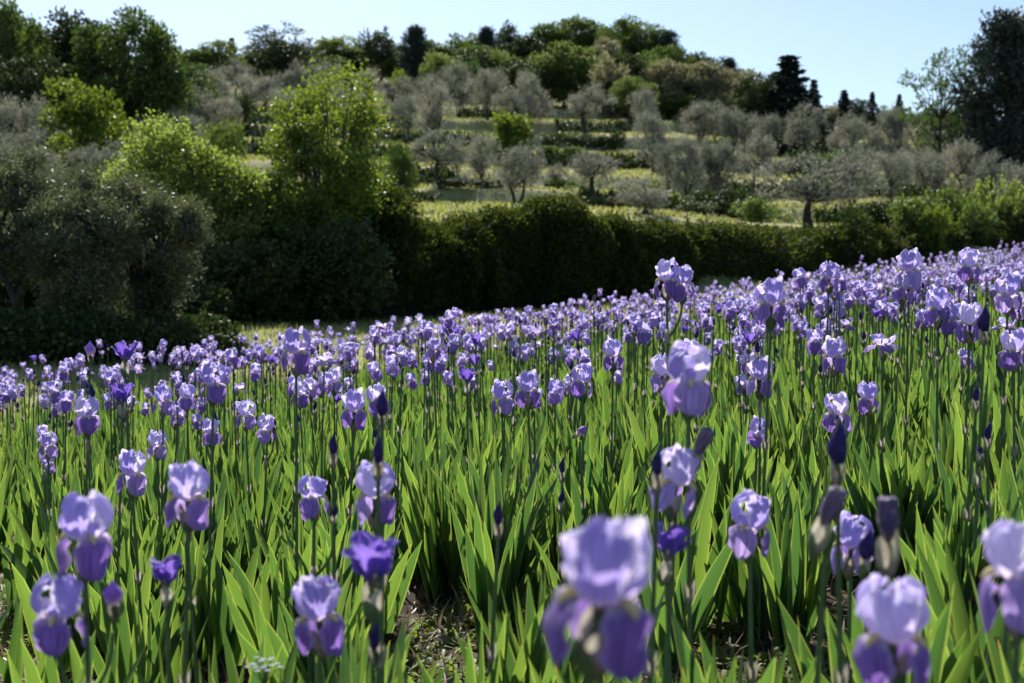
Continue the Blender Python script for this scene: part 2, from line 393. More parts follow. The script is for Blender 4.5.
# ------------------------------------------------------------------ iris bloom geometry
def petal_standard(nu, nv, rs, mode='full', mat_i=0):
    u = np.linspace(0, 1, nu) ** 0.85; v = np.linspace(-1, 1, nv)
    if mode == 'full':
        c = bez((0.006, 0), (0.040 + rs.uniform(-.006, .008), 0.008), (0.056 + rs.uniform(-.006, .006), 0.062), (rs.uniform(0.006, .024), 0.066 + rs.uniform(-.008, .008)), u)
        W = 0.031
    elif mode == 'flat':
        c = bez((0.006, 0), (0.035, 0.012), (0.060, 0.035), (0.050, 0.050), u); W = 0.028
    else:   # goblet
        c = bez((0.005, -0.005), (0.018, 0.02), (0.026, 0.045), (0.042 + rs.uniform(-.008, .008), 0.072 + rs.uniform(-.012, .004)), u); W = 0.030
    wd = W * (0.16 + 0.84 * np.sin(np.pi * np.clip(u, 0, 1) ** 0.80 * 0.62) ** 1.1)
    wd *= np.sqrt(np.clip(1 - np.clip((u - 0.72) / 0.29, 0, 1) ** 2.2, 0.02, 1))
    ph = rs.uniform(0, 6.28, 4)
    s = v[None, :] * wd[:, None]
    r = c[:, 0][:, None]; z = c[:, 1][:, None]
    R = 0.030
    x = r - R * (1 - np.cos(s / R)) * 0.9; y = R * np.sin(s / R)
    edge = np.abs(v[None, :]) ** 2
    ruf = 0.0075 * edge * np.sin(13 * u[:, None] + ph[0] + np.sign(v[None, :]) * 1.3) * sstep(.15, .6, u)[:, None]
    ruf = ruf + 0.0035 * edge * np.sin(27 * u[:, None] + ph[3] + 3 * v[None, :]) * sstep(.3, .7, u)[:, None]
    ruf = ruf + 0.005 * np.exp(-(v[None, :] / .18) ** 2) * np.sin(np.pi * u[:, None])
    ruf = ruf + 0.0045 * (u[:, None] ** 3) * np.sin(6.5 * v[None, :] + ph[1]) + 0.0036 * np.sin(14 * v[None, :] + 5 * u[:, None] + ph[2]) * u[:, None] ** 2
    tn = np.gradient(c, axis=0); tn /= np.linalg.norm(tn, axis=1, keepdims=True) + 1e-9
    x = x + ruf * tn[:, 1][:, None]; zz = z - ruf * tn[:, 0][:, None] + 0 * s
    notch = -0.004 * np.exp(-(v[None, :] / .15) ** 2) * (u[:, None] ** 6)
    P = np.stack([x, y, zz + notch], -1)
    return grid(P, uvgrid(nu, nv), mat_i)

def fall_line(u, mode, rs=None):
    j = (lambda a: rs.uniform(-a, a)) if rs is not None else (lambda a: 0)
    if mode == 'full':
        return bez((0.005, -0.002), (0.040 + j(.005), 0.022), (0.050 + j(.006), -0.014), (0.030 + j(.010), -0.058 + j(.007)), u)
    if mode == 'flat':
        return bez((0.005, -0.002), (0.035, 0.012), (0.068, 0.010), (0.082, -0.020 + j(.01)), u)
    return bez((0.005, -0.010), (0.013, 0.010), (0.022, 0.034), (0.038 + j(.010), 0.056 + j(.012)), u)

def petal_fall(nu, nv, rs, mode='full', mat_i=0):
    u = np.linspace(0, 1, nu) ** 0.9; v = np.linspace(-1, 1, nv)
    c = fall_line(u, mode, rs)
    W = 0.037 if mode != 'goblet' else 0.023
    wd = 0.0095 + (W - 0.0095) * sstep(0.06, 0.50, u)
    wd *= np.sqrt(np.clip(1 - np.clip((u - 0.66) / 0.345, 0, 1) ** 2, 0.012, 1))
    s = v[None, :] * wd[:, None]
    tn = np.gradient(c, axis=0); tn /= np.linalg.norm(tn, axis=1, keepdims=True) + 1e-9
    ph = rs.uniform(0, 6.28, 3)
    R = 0.036; bendk = rs.uniform(0.35, 1.0)
    dn = -(1 - np.cos(s / R)) * R * bendk * sstep(.1, .6, u)[:, None]            # margins fold back
    dn = dn + (1 - sstep(.1, .35, u))[:, None] * 0.004 * v[None, :] ** 2
    dn = dn + 0.0060 * v[None, :] ** 2 * np.sin(14 * u[:, None] + ph[0] + np.sign(v[None, :])) * u[:, None]
    dn = dn + 0.0018 * np.sin(12 * v[None, :] + ph[1]) * u[:, None] ** 2
    nx, nz = -tn[:, 1][:, None], tn[:, 0][:, None]     # normal to the outside/up
    x = c[:, 0][:, None] + dn * -nx * -1; z = c[:, 1][:, None] + dn * nz
    y = R * np.sin(np.clip(s / R, -1.3, 1.3))
    return grid(np.stack([x, y, z + 0 * x], -1), uvgrid(nu, nv), mat_i)

def beard(mode, mat_i=0, n=8):
    u = np.linspace(0.08, 0.52, n); c = fall_line(u, mode)
    pts = np.stack([c[:, 0], 0 * u, c[:, 1] + 0.0035], -1)
    r = 0.0050 * np.sin(np.linspace(0.25, 2.9, n)) + 0.0006 * np.sin(np.arange(n) * 2.4)
    return tube(pts, r, 6, mat_i)

def style_arm(rs, mode, mat_i=0):
    u = np.linspace(0, 1, 6); v = np.linspace(-1, 1, 4)
    c = bez((0.003, 0), (0.018, 0.014), (0.030, 0.022), (0.036, 0.033), u) if mode != 'goblet' else bez((0.002, 0), (0.01, 0.02), (0.016, 0.03), (0.02, 0.04), u)
    wd = 0.007 + 0.005 * u
    s = v[None] * wd[:, None]
    P = np.stack([c[:, 0][:, None] + 0 * s, s, c[:, 1][:, None] - (v[None] ** 2) * 0.005 * np.ones((6, 1))], -1)
    return grid(P, uvgrid(6, 4), mat_i)

def lathe(prof, n=8, mat_i=0, swirl=0.0, star=0.0):
    prof = np.array(prof); t = np.linspace(0, 2 * np.pi, n + 1)
    r = prof[:, 0][:, None] * (1 + star * np.cos(3 * t)[None]); tt = t[None] + swirl * np.arange(len(prof))[:, None]
    P = np.stack([r * np.cos(tt), r * np.sin(tt), prof[:, 1][:, None] + 0 * tt], -1)
    return grid(P, uvgrid(len(prof), n + 1), mat_i)

def spathe_geo(rs, mat_green=0, mat_paper=1, k=1.0):
    """two pointed bracts wrapped round the base of a bloom; papery towards the tip"""
    parts = []
    for a, L, m in ((0.3, 0.052, mat_paper), (3.5, 0.045, mat_paper), (1.9, 0.030, mat_green)):
        u = np.linspace(0, 1, 7); v = np.linspace(-1.25, 1.25, 6)
        rr = 0.0055 + 0.0042 * np.sin(np.pi * u ** 0.8) + 0.004 * u
        wd = np.sqrt(np.clip(1 - u ** 2.2, 0.01, 1))
        ang = v[None] * wd[:, None] * 1.15
        P = np.stack([rr[:, None] * np.cos(ang) + 0.003 * u[:, None] ** 2, rr[:, None] * np.sin(ang), (u * L)[:, None] - 0.055 + 0 * ang], -1)
        parts.append(tf(grid(P, uvgrid(7, 6), m), rz(a + rs.uniform(-.4, .4)), s=k))
    parts.append(tf(lathe([(0.0035, -0.060), (0.0055, -0.05), (0.0058, -0.035), (0.0045, -0.02)], 7, mat_green), s=k))
    return cat(parts)

def core_geo(rs, mode):
    parts = [lathe([(0.004, -0.022), (0.0055, -0.014), (0.006, -0.004), (0.0075, 0.003), (0.002, 0.008)], 8, 1)]
    for i in range(3): parts.append(tf(style_arm(rs, mode, 0), rz(i * 2.0944)))
    return cat(parts)

def bud_geo(rs, L=0.055, r=0.009, bend=0.0, mat_b=0, mat_g=1, mat_p=2):
    """pointed rolled bud standing out of a papery bract"""
    h = np.linspace(0, 1, 9)
    rr = r * (0.55 + 0.75 * np.sin(np.pi * np.clip(h * 1.05, 0, 1) ** 0.8)) * (1 - h ** 3) + 0.0006
    b = lathe(np.stack([rr, h * L - 0.01], -1), 9, mat_b, swirl=0.28, star=0.16)
    P = b[0].copy(); P[:, 0] += bend * (np.clip(P[:, 2], 0, 1) / L) ** 2 * L; b = (P, b[1], b[2], b[3])
    sp = spathe_geo(rs, mat_g, mat_p, 1.0)
    sp = (sp[0] + np.array([0, 0, 0.008]), sp[1], sp[2], sp[3])
    return cat([b, sp])

HI = (24, 19); MD = (9, 8); LO = (5, 4)
def petals3(fn, res, rs, mode):
    out = []
    for i in range(3): out.append(fn(res[0], res[1], rs, mode))
    return out

MODES = ('full', 'flat', 'goblet')
PET = {}       # near petals, one mesh each
for mode in MODES:
    ms = M_DARKP if mode == 'goblet' else M_STD; mf = M_DARKP if mode == 'goblet' else M_FALL
    PET[mode] = dict(
        std=[mesh('upright_petal', petal_standard(*HI, RS(100 + i), mode), [ms]) for i in range(5)],
        fall=[mesh('hanging_petal', petal_fall(*HI, RS(200 + i), mode), [mf]) for i in range(5)],
        beard=mesh('beard', beard(mode), [M_BEARD]),
        core=mesh('bloom_centre', core_geo(RS(3), mode), [M_STD, M_STEM]),
        std3=[mesh('upright_petals', cat([tf(petal_standard(*MD, RS(300 + 7 * k + i), mode), rz((i + .5) * 2.0944)) for i in range(3)]), [ms]) for k in range(4)],
        fall3=[mesh('hanging_petals', cat([tf(petal_fall(*MD, RS(400 + 7 * k + i), mode), rz(i * 2.0944)) for i in range(3)]), [mf]) for k in range(4)],
        beard3=mesh('beards', cat([tf(beard(mode, 0, 5), rz(i * 2.0944)) for i in range(3)]), [M_BEARD]))
SPATHE = [mesh('spathe', spathe_geo(RS(20 + i)), [M_STEM, M_SPATHE]) for i in range(4)]
BUDM = [mesh('bud', bud_geo(RS(30 + i), 0.050 + 0.006 * i, 0.0085, 0.1 * i), [M_BUD, M_STEM, M_SPATHE]) for i in range(3)]
BIGBUD = [mesh('bud', bud_geo(RS(40 + i), 0.075, 0.0135, 0.05), [M_BUD, M_STEM, M_SPATHE]) for i in range(2)]
def wilt_geo(rs):
    b = lathe([(.003, -.012), (.008, 0), (.0125, .014), (.0135, .028), (.011, .038), (.014, .046), (.009, .050), (.003, .047)], 18, 0, swirl=.12, star=.16)
    P = b[0].copy(); P += rs.normal(0, .0009, P.shape); sp = spathe_geo(rs, 1, 2, 1.25)
    return cat([(P, b[1], b[2], b[3]), (sp[0] + np.array([0, 0, .012]), sp[1], sp[2], sp[3])])
WILTBUD = mesh('bud', wilt_geo(RS(47)), [M_WILT, M_STEM, M_SPATHE])
PALEBUD = mesh('bud', bud_geo(RS(45), 0.055, 0.015, 0.1), [M_FALL, M_STEM, M_SPATHE])

# leaves
def sword(L, wd, fan_az, th, rs, n=7, k=1.0):
    u = np.linspace(0, 1, n)
    th0 = th; curve = rs.uniform(0.03, 0.34) * np.sign(th if th else 1) * k
    ang = th0 + curve * u ** 2
    ds = L / (n - 1)
    r = np.concatenate([[0], np.cumsum(np.sin(ang[:-1]) * ds)]); z = np.concatenate([[0], np.cumsum(np.cos(ang[:-1]) * ds)])
    out = rs.uniform(-0.16, 0.16) * u ** 1.6 * L
    w_ = wd * 0.5 * (0.55 + 0.55 * np.sin(np.pi * (0.12 + 0.62 * u))) * np.sqrt(np.clip(1 - u ** 5, 0.0004, 1)) * (1 - 0.55 * u ** 2.5)
    tw = rs.uniform(-0.5, 0.5) * u
    # width vector lies in the fan plane, turned a little by the twist
    wx = np.cos(ang) * np.cos(tw); wz = -np.sin(ang) * np.cos(tw); wy = np.sin(tw)
    c = np.stack([r, out, z], -1); wv = np.stack([wx, wy, wz], -1) * w_[:, None]
    rid = np.array([0, 1, 0]) * (w_ * 0.34)[:, None]
    P = np.stack([c - wv, c + rid, c + wv], 1)
    uv = uvgrid(n, 3)
    return tf(grid(P, uv), rz(fan_az))

def clump(seed, nf=4, n=7, R=0.14, per=(4, 7), hs=1.0):
    rs = RS(seed); parts = []
    for f in range(nf):
        az = rs.uniform(0, 6.28); rr = R * math.sqrt(rs.rand()); a2 = rs.uniform(0, 6.28)
        c = (rr * math.cos(a2), rr * math.sin(a2), -0.01)
        m = rs.randint(*per); faz = rs.uniform(0, 6.28); tilt = rs.uniform(0, 0.22)
        for i in range(m):
            th = (i - (m - 1) / 2) / max(1, m - 1) * rs.uniform(0.40, 0.80)
            L = rs.uniform(0.38, 0.58) * (1 - 0.35 * abs(th)) * hs
            lf = sword(L, rs.uniform(0.038, 0.060), 0, th, rs, n)
            lf = (lf[0] + np.array([0.012 * (i - m / 2), 0.004 * (i % 2), 0]), *lf[1:])
            parts.append(tf(lf, rz(faz) @ rx(tilt), c))
    return cat(parts)

NC_HI = 10
CLUMP = [mesh('leaf_fan', clump(500 + i, 3 + i % 3), [M_LEAF]) for i in range(NC_HI)]
CL_LO = [clump(600 + i, 4, 4, 0.13, (4, 7)) for i in range(8)]

# stems
def stem_geo(h, lean=(0, 0), r0=0.0055, r1=0.0038, branches=(), rs=None, sheaths=None):
    """stem from the ground to (lean x, lean y, h); branches: (x, y, z) ends"""
    u = np.linspace(0, 1, 9)
    c = bez((0, 0, -0.02), (0, 0, h * .35), (lean[0] * .7, lean[1] * .7, h * .7), (lean[0], lean[1], h), u)
    parts = [tube(c, np.linspace(r0, r1, 9), 7)]
    for b in branches:
        zb = min(b[2] - 0.10, h * 0.93); zb = max(zb, h * 0.25)
        k = zb / h; p0 = np.array([np.interp(k, c[:, 2] / h, c[:, i]) for i in range(3)])
        bb = np.array(b, float)
        q = bez(p0, p0 * .6 + bb * .4 + np.array([0, 0, -.02]), bb - np.array([0, 0, 0.05]), bb, np.linspace(0, 1, 6))
        parts.append(tube(q, np.linspace(r1 * 1.05, r1 * .8, 6), 6))
        parts.append(tf(lathe([(0.0045, -0.012), (0.007, 0.0), (0.0062, 0.014), (0.009, 0.028)], 7, 1), t=p0))
    # papery sheath on the stem
    for zz in (sheaths if sheaths is not None else ((0.62,) if not branches else (0.5,))):
        p0 = np.array([np.interp(zz * h, c[:, 2], c[:, i]) for i in range(3)])
        parts.append(tf(spathe_geo(RS(int(zz * 100)), 0, 1, 0.85), t=p0 + np.array([0, 0, 0.03])))
    return cat(parts)
STEM_UNIT = [stem_geo(0.8, (0.03 * math.cos(i * 1.3), 0.03 * math.sin(i * 1.3)), r0=.005, r1=.0034, sheaths=((.6,), (.82,), (), (.45, .7), (.75,), (.5,))[i]) for i in range(6)]
STEM_ME = [mesh('stem', g, [M_STEM, M_SPATHE]) for g in STEM_UNIT]
STEM_TOP = [(0.03 * math.cos(i * 1.3), 0.03 * math.sin(i * 1.3)) for i in range(6)]

def add_head(root, kind, pos, yaw, near, rs, size=1.0, tilt=0.0, label=None):
    """a bloom or bud with its sub-parts, as a part of the plant"""
    s = size
    if kind in ('bud', 'bigbud', 'palebud', 'droopbud', 'wilt'):
        me = {'bud': BUDM[rs.randint(3)], 'bigbud': BIGBUD[rs.randint(2)], 'palebud': PALEBUD, 'droopbud': PALEBUD, 'wilt': WILTBUD}[kind]
        o = link('bud', me, root, pos, (1.1 if kind == 'droopbud' else tilt, 0, yaw), (s, s, s))
        if label: o['label'] = label
        return o
    P = PET[kind]
    o = link('flower', P['core'], root, pos, (tilt, 0, yaw), (s, s, s))
    if label: o['label'] = label
    link('spathe', SPATHE[rs.randint(4)], o, None, (0, 0, rs.uniform(0, 6.28)), (1.35, 1.35, 1.15))
    if near:
        a, b = rs.randint(5), rs.randint(5)
        for i in range(3):
            link('upright_petal', P['std'][(a + i) % 5], o, None, (0, 0, (i + .5) * 2.0944 + rs.uniform(-.15, .15)))
            link('hanging_petal', P['fall'][(b + i) % 5], o, None, (0, 0, i * 2.0944 + rs.uniform(-.15, .15)))
            link('beard', P['beard'], o, None, (0, 0, i * 2.0944))
    else:
        link('upright_petals', P['std3'][rs.randint(4)], o); link('hanging_petals', P['fall3'][rs.randint(4)], o)
        link('beard', P['beard3'], o)
    return o

# ------------------------------------------------------------------ the irises that stand out in the picture
# label, short phrase for neighbours, distance, heads [(px, py, kind, yaw, tilt, size)]
H = [
 ("large blurred lilac iris with one pointed upright petal, closest of all to the viewer", "the largest blurred iris", 1.05, [(600, 604, 'full', 78, .15, 1.12)]),
 ("pale violet iris at the bottom edge, standing under the purple and grey buds", "the iris at the bottom edge", 1.35, [(893, 642, 'full', 85, 0, 1.06)]),
 ("big violet iris cut by the right edge, with a pale yellow beard", "the iris cut by the right edge", 1.30, [(1019, 582, 'full', 150, .1, 1.05)]),
 ("tall plant with two stacked blue-violet blooms, one above the other, at the lower left", "the two stacked blooms", 1.75, [(85, 540, 'full', 70, 0, 1.02), (64, 616, 'full', 30, 0, .95), (112, 600, 'palebud', 0, .3, .8)]),
 ("lilac iris with a small hole through its domed petals, beyond the stacked blooms", "the iris with a hole in its dome", 2.10, [(188, 500, 'full', 95, 0, .98)]),
 ("half opened dark violet iris with cupped petals above a white papery sheath", "the half opened cupped iris", 2.05, [(167, 583, 'goblet', 20, 0, .75)]),
 ("violet iris with two wide hanging petals, low beside the blue tulip-shaped bloom", "the low iris with two wide hanging petals", 1.85, [(319, 620, 'full', 90, -.1, 1.0)]),
 ("deep blue-violet tulip-shaped iris opening wide over two papery buds", "the tulip-shaped iris", 1.75, [(372, 580, 'goblet', 60, 0, 1.0), (376, 640, 'bud', 0, .3, .8)]),
 ("lilac iris crossed by the dark upright stem of a bud in front", "the iris crossed by a dark stem", 2.25, [(375, 498, 'full', 88, 0, .98)]),
 ("dark stem topped with a slim black-violet bud, standing in front of a lilac bloom", "the dark stem before the lilac bloom", 2.05, [(378, 458, 'bud', 0, 0, .9)]),
 ("small half opened blue iris leaning left with a little bud at its side", "the small blue iris leaning left", 2.7, [(314, 500, 'full', 20, -.2, .78), (336, 512, 'bud', 40, .3, .6)]),
 ("tall lavender iris with a broad round dark lip, the largest bloom in the upper field", "the tall bloom with a round dark lip", 2.15, [(688, 385, 'full', -90, 0, 1.08)]),
 ("ragged lilac iris hanging below the tall round-lipped bloom, with a bud before it", "the ragged iris under the tall bloom", 2.05, [(676, 486, 'full', 100, .2, .98), (698, 450, 'wilt', 40, .5, .95)]),
 ("dark violet half folded iris near the ragged bloom, just above the leaves", "the folded dark iris", 2.0, [(668, 556, 'goblet', 130, .3, .8)]),
 ("slim dark bud standing straight left of the ragged iris", "the slim bud by the ragged iris", 1.95, [(657, 470, 'bud', 0, 0, .9)]),
 ("frilly white-rimmed violet iris alone between the largest bloom and the row of buds", "the lone frilly iris", 2.2, [(750, 530, 'full', 110, .1, .98)]),
 ("fat purple bud on a thick pale stem, the biggest bud in the field", "the fat purple bud", 1.75, [(838, 458, 'bigbud', 0, 0, .95)]),
 ("grey-violet withering bud bent over at the tip, left of the half hidden bloom", "the bent withering bud", 1.6, [(826, 520, 'wilt', 60, .35, 1.0)]),
 ("pale dusty bud with a frilly tip, above the bloom at the bottom edge", "the dusty frilly bud", 1.55, [(888, 535, 'wilt', 0, 0, 1.05)]),
 ("lilac iris half hidden behind a leaning dark bud", "the half hidden iris", 2.3, [(851, 548, 'full', 60, .1, .95)]),
 ("dark leaning bud right in front of the half hidden lilac iris", "the leaning dark bud", 1.7, [(866, 556, 'bigbud', 120, .25, .7)]),
 ("small neat lilac iris between two leaf clumps, right of the little dark one", "the small neat lilac iris", 4.4, [(868, 400, 'full', 85, 0, .9)]),
 ("little dark blue iris with spread pale lips, above the fat purple bud", "the little dark iris with pale lips", 3.7, [(837, 415, 'full', 90, 0, .95)]),
 ("round lilac iris on a long bare stem above the green leaves", "the round iris on a bare stem", 4.2, [(834, 358, 'full', 60, 0, 1.0)]),
 ("dark violet iris with flat spreading lips, right of the round bare-stemmed one", "the dark flat-lipped iris", 4.0, [(883, 346, 'flat', 30, 0, .8)]),
 ("violet iris with round lip, stacked under a paler bloom on one stem", "the plant with a violet bloom over leaves", 3.9, [(760, 380, 'full', 70, 0, 1.0), (757, 350, 'bud', 0, 0, .8)]),
 ("small violet bloom low on its stem beneath the round lipped violet one", "the low small violet bloom", 3.9, [(757, 434, 'full', 20, .3, .75)]),
 ("tall lavender iris with long hanging petals, its head against the dark hedge foot", "the tall iris with long hanging petals", 3.5, [(771, 306, 'full', 88, 0, 1.08)]),
 ("two-headed lavender iris rising highest of all against the dark hedge", "the highest two-headed iris", 3.4, [(667, 282, 'full', 60, 0, .85), (682, 286, 'full', 110, 0, .8)]),
 ("pale topped iris standing clear of the dense band in front of the hedge", "the pale iris clear of the band", 5.4, [(829, 279, 'full', 85, 0, 1.05)]),
 ("frilly blue iris with dark hanging lip, tallest on the left half of the band", "the tallest iris of the left half", 3.6, [(296, 354, 'full', 80, 0, 1.05)]),
 ("lilac iris with two violet lips, below a dark bud at the middle left", "the lilac iris with two violet lips", 3.9, [(354, 412, 'full', 92, 0, 1.0)]),
 ("very tall dark pointed bud over a white sheath, in front of the lilac iris", "the very tall dark bud", 2.5, [(382, 412, 'bigbud', 0, 0, .75)]),
 ("short dark bud on its own stem, right below the two-lipped lilac iris", "the short dark bud", 2.9, [(333, 450, 'bud', 0, 0, .95)]),
 ("small violet iris with round lips, left of the darker scruffy one", "the small round-lipped violet iris", 4.9, [(246, 417, 'full', 80, 0, .9)]),
 ("scruffy dark violet iris drooping beside the small round-lipped one", "the scruffy dark iris", 4.6, [(267, 431, 'full', 10, .2, .85), (274, 424, 'bud', 0, .1, .8)]),
 ("narrow pale violet iris crossed by a bud stem, on the left side", "the narrow crossed iris", 4.7, [(211, 434, 'full', 50, 0, .85), (215, 420, 'bud', 0, 0, .8)]),
 ("purple iris with a wide round lip, directly above the leaning lilac pair", "the purple iris with a wide lip", 4.6, [(157, 447, 'full', 95, 0, .85)]),
 ("open lilac iris with two curled pink-violet lips over the leaf tips", "the iris with curled lips", 3.4, [(132, 476, 'full', 85, 0, .98)]),
 ("small round lilac iris standing alone near the left edge", "the lone iris near the left edge", 4.9, [(48, 447, 'full', 90, 0, .85)]),
 ("dark budded iris with a violet cup over a lilac bloom on one stem", "the dark cup over a lilac bloom", 3.9, [(87, 418, 'full', 60, 0, .95), (90, 396, 'bigbud', 0, .1, .65)]),
 ("dark violet goblet-shaped iris with one petal stretched to the side", "the dark goblet iris", 4.0, [(122, 402, 'goblet', 45, 0, .9)]),
 ("pale lilac iris with two dark lips, at the front of the left band", "the pale iris at the band front", 4.6, [(163, 402, 'full', 90, 0, .9)]),
 ("small frilly lilac iris next to the pale two-lipped one", "the small frilly iris", 5.0, [(187, 399, 'full', 40, 0, .85)]),
 ("wide frilly lilac iris on a thick stem, behind the small blooms of the left band", "the wide frilly iris", 3.8, [(213, 386, 'full', 70, 0, 1.0)]),
 ("dark blue goblet iris rising out of the left band against the trees", "the blue goblet in the left band", 4.2, [(125, 360, 'goblet', 80, 0, .95)]),
 ("pale grey-lilac bud just opening, poking out of the left band", "the pale opening bud", 4.6, [(90, 352, 'palebud', 0, .2, 1.0)]),
 ("small pale iris in front of the band, left of the two-lipped lilac one", "the small pale front iris", 5.6, [(300, 396, 'full', 80, 0, .95)]),
 ("small bright iris directly above the two-lipped lilac one", "the small bright iris", 5.6, [(334, 383, 'full', 95, 0, .95)]),
 ("lavender iris with long dark lips, leftmost of the row of four middle blooms", "the first of the four middle blooms", 4.5, [(502, 400, 'full', 60, 0, 1.0)]),
 ("whitish lavender iris with wide ears, second in the row of four middle blooms", "the whitish middle bloom", 4.2, [(528, 392, 'full', 90, 0, 1.0)]),
 ("small dark blue iris, third in the row of four middle blooms", "the small dark middle bloom", 4.6, [(555, 394, 'full', 30, .1, .75)]),
 ("round deep violet iris with one drooping lip, last in the row of four middle blooms", "the round deep violet bloom", 4.3, [(582, 383, 'full', 120, .1, .95)]),
 ("dark cup-shaped iris with spread petals above the row of middle blooms", "the dark cup-shaped iris", 4.8, [(467, 382, 'goblet', 90, 0, .85)]),
 ("nodding small dark bud with a violet tip, below the row of middle blooms", "the nodding bud", 4.1, [(580, 432, 'palebud', 60, .9, .75)]),
 ("lilac bloom over a slim stem behind the tall round-lipped bloom", "the lilac bloom behind the round lip", 3.9, [(662, 376, 'full', 80, 0, .95)]),
 ("frilly pale bloom peeping over the tall round-lipped bloom", "the frilly bloom peeping over", 4.6, [(690, 357, 'full', 30, 0, .9)]),
 ("lilac iris with a dark centre, above the gap between the middle blooms", "the iris with a dark centre", 4.9, [(613, 357, 'full', 95, 0, 1.0)]),
 ("very dark thick bud against the pale blooms of the right band", "the very dark thick bud", 2.9, [(984, 328, 'bigbud', 0, 0, .9)]),
 ("lilac iris with an open mouth directly left of the very dark bud", "the open-mouthed iris", 4.0, [(970, 325, 'full', 60, 0, 1.0)]),
 ("ruffled violet iris with a curled brown edge, cut by the right side of the field", "the ruffled iris with a brown edge", 3.8, [(1014, 352, 'full', 110, 0, 1.0)]),
 ("violet iris with a round lip and a lilac bloom beside it in the right band", "the round-lipped pair of the right band", 4.1, [(938, 310, 'full', 90, 0, 1.0), (947, 321, 'full', 20, .2, .8)]),
 ("lavender iris with two long tail-like lips, tall in the right band", "the iris with long tails", 5.0, [(969, 268, 'full', 88, 0, 1.1)]),
 ("domed lavender iris at the near side of the right band", "the domed lavender iris", 4.4, [(909, 272, 'full', 60, 0, 1.1), (903, 290, 'full', 100, .1, .9)]),
 ("broad frilly lavender iris above the ruffled brown-edged one", "the broad frilly iris", 4.3, [(1008, 296, 'full', 95, 0, 1.1)]),
 ("slim black bud over a papery sheath in the open gap among the middle leaves", "the slim black bud", 2.4, [(498, 520, 'bud', 0, 0, .85)]),
 ("thin stem with two small white sheaths and a black bud, right of the middle", "the thin stem with white sheaths", 3.4, [(562, 470, 'bud', 0, 0, .8), (561, 500, 'bud', 40, .2, .8)]),
 ("tall bare stem with a violet bud low at the right, beside the deep leaf clump", "the tall bare stem", 3.0, [(976, 398, 'bud', 0, 0, .8)]),
 ("pair of papery seed-like buds on a bare stem near the right side", "the pair of papery buds", 2.9, [(988, 436, 'bud', 0, .1, .8), (980, 452, 'bud', 180, .3, .7)]),
]
PLANTS_XY = []
LAND = []          # landmark phrases for the labels of the others
GROUP_IRIS = 'irises in bloom across the field'
for k, (label, short, D, heads) in enumerate(H):
    rs = RS(1000 + k)
    px, py = heads[0][0], heads[0][1]
    hx, hy, hz = ray(px, py, D)
    bx, by = hx + rs.uniform(-.03, .03), hy + rs.uniform(-.02, .04)
    g = gz(bx, by)
    t = thing('iris_plant', label, 'iris', (bx, by, g), 0, GROUP_IRIS)
    tops = []
    for (qx, qy, kind, yaw, tilt, size) in heads:
        X, Y, Z = ray(qx, qy, D)
        Y += rs.uniform(-.02, .02) if tops else 0
        tops.append((X - bx, Y - by, Z - g))
    off = 0.045
    main = tops[0]
    sg = stem_geo(max(0.2, main[2] - off * heads[0][5]), (main[0], main[1]), branches=[(a, b, c - 0.05) for a, b, c in tops[1:]])
    link('stem', mesh('stem', sg, [M_STEM, M_SPATHE]), t)
    for (qx, qy, kind, yaw, tilt, size), pos in zip(heads, tops):
        add_head(t, kind, pos, math.radians(yaw), D < 6, rs, size * (.93 if D < 2.4 else 1), tilt)
    if D > 1.7:
        c = link('leaf_fan', CLUMP[rs.randint(NC_HI)], t, (rs.uniform(-.05, .05), rs.uniform(-.02, .08), 0), (0, 0, rs.uniform(0, 6.28)))
        sc = rs.uniform(.85, 1.0); c.scale = (sc, sc, sc)
    else:
        c = link('leaf_fan', CLUMP[rs.randint(NC_HI)], t, None, (0, 0, rs.uniform(0, 6.28)), (.8, .8, .7))
    PLANTS_XY.append((bx, by)); LAND.append((bx, by, short))

# ------------------------------------------------------------------ the rest of the field
GAPS = [(430, 2.3, 4.3, .04), (918, 3.0, 5.3, .12), (690, 2.1, 3.7, .07), (40, 3.2, 5.6, .16), (215, 2.8, 4.4, .07), (640, 4.2, 5.2, .06), (540, 2.6, 3.4, .05)]
def in_gap(x, y):
    for px, d0, d1, hw in GAPS:
        if d0 < y < d1 and abs(x - (px - 512) / F * y) < hw + 0.12: return True
    return False
rg = RS(77)
spots = []
yy = 1.25
while yy < 34.5:
    sp = (0.36 if yy < 5 else 0.33) + 0.003 * yy
    x0, x1 = -0.62 * yy - 1.2, 0.60 * yy + 1.2
    xx = x0 + rg.uniform(0, sp)
    while xx < x1:
        x = xx + rg.uniform(-.1, .1); y = yy + rg.uniform(-.1, .1)
        xx += sp
        if y > float(field_edge(x)) + rg.uniform(-.6, .5): continue
        if in_gap(x, y) or rg.rand() < 0.07: continue
        if y < 2.0 and abs(x) < 0.2 * 0 : continue
        if min((x - a) ** 2 + (y - b) ** 2 for a, b in PLANTS_XY[:len(H)]) < 0.15 ** 2: continue
        px = 512 + F * x / y
        spots.append((y, x, px))
    yy += sp * 0.86
spots.sort()
inview = [s for s in spots if -15 < s[2] < 1040 and s[0] > 1.7]
N_IND = 296 - len(H)
indiv = inview[:N_IND]; ind_set = set((a, b) for a, b, c in indiv)
rest = [s for s in spots if (s[0], s[1]) not in ind_set]
print('clumps', len(spots), 'individual', len(indiv), 'depth limit', indiv[-1][0])

def n_blooms(y, r):
    if y < 3.4: return 0
    if y < 4.3: return int(r < 0.26)
    if y < 5.6: return int(r < 0.8)
    return 1 if r < 0.45 else (2 if r < .88 else 3)
def head_h(x, y, rs):
    return float(np.clip(rs.normal(0.83, 0.075), 0.60, 1.02))

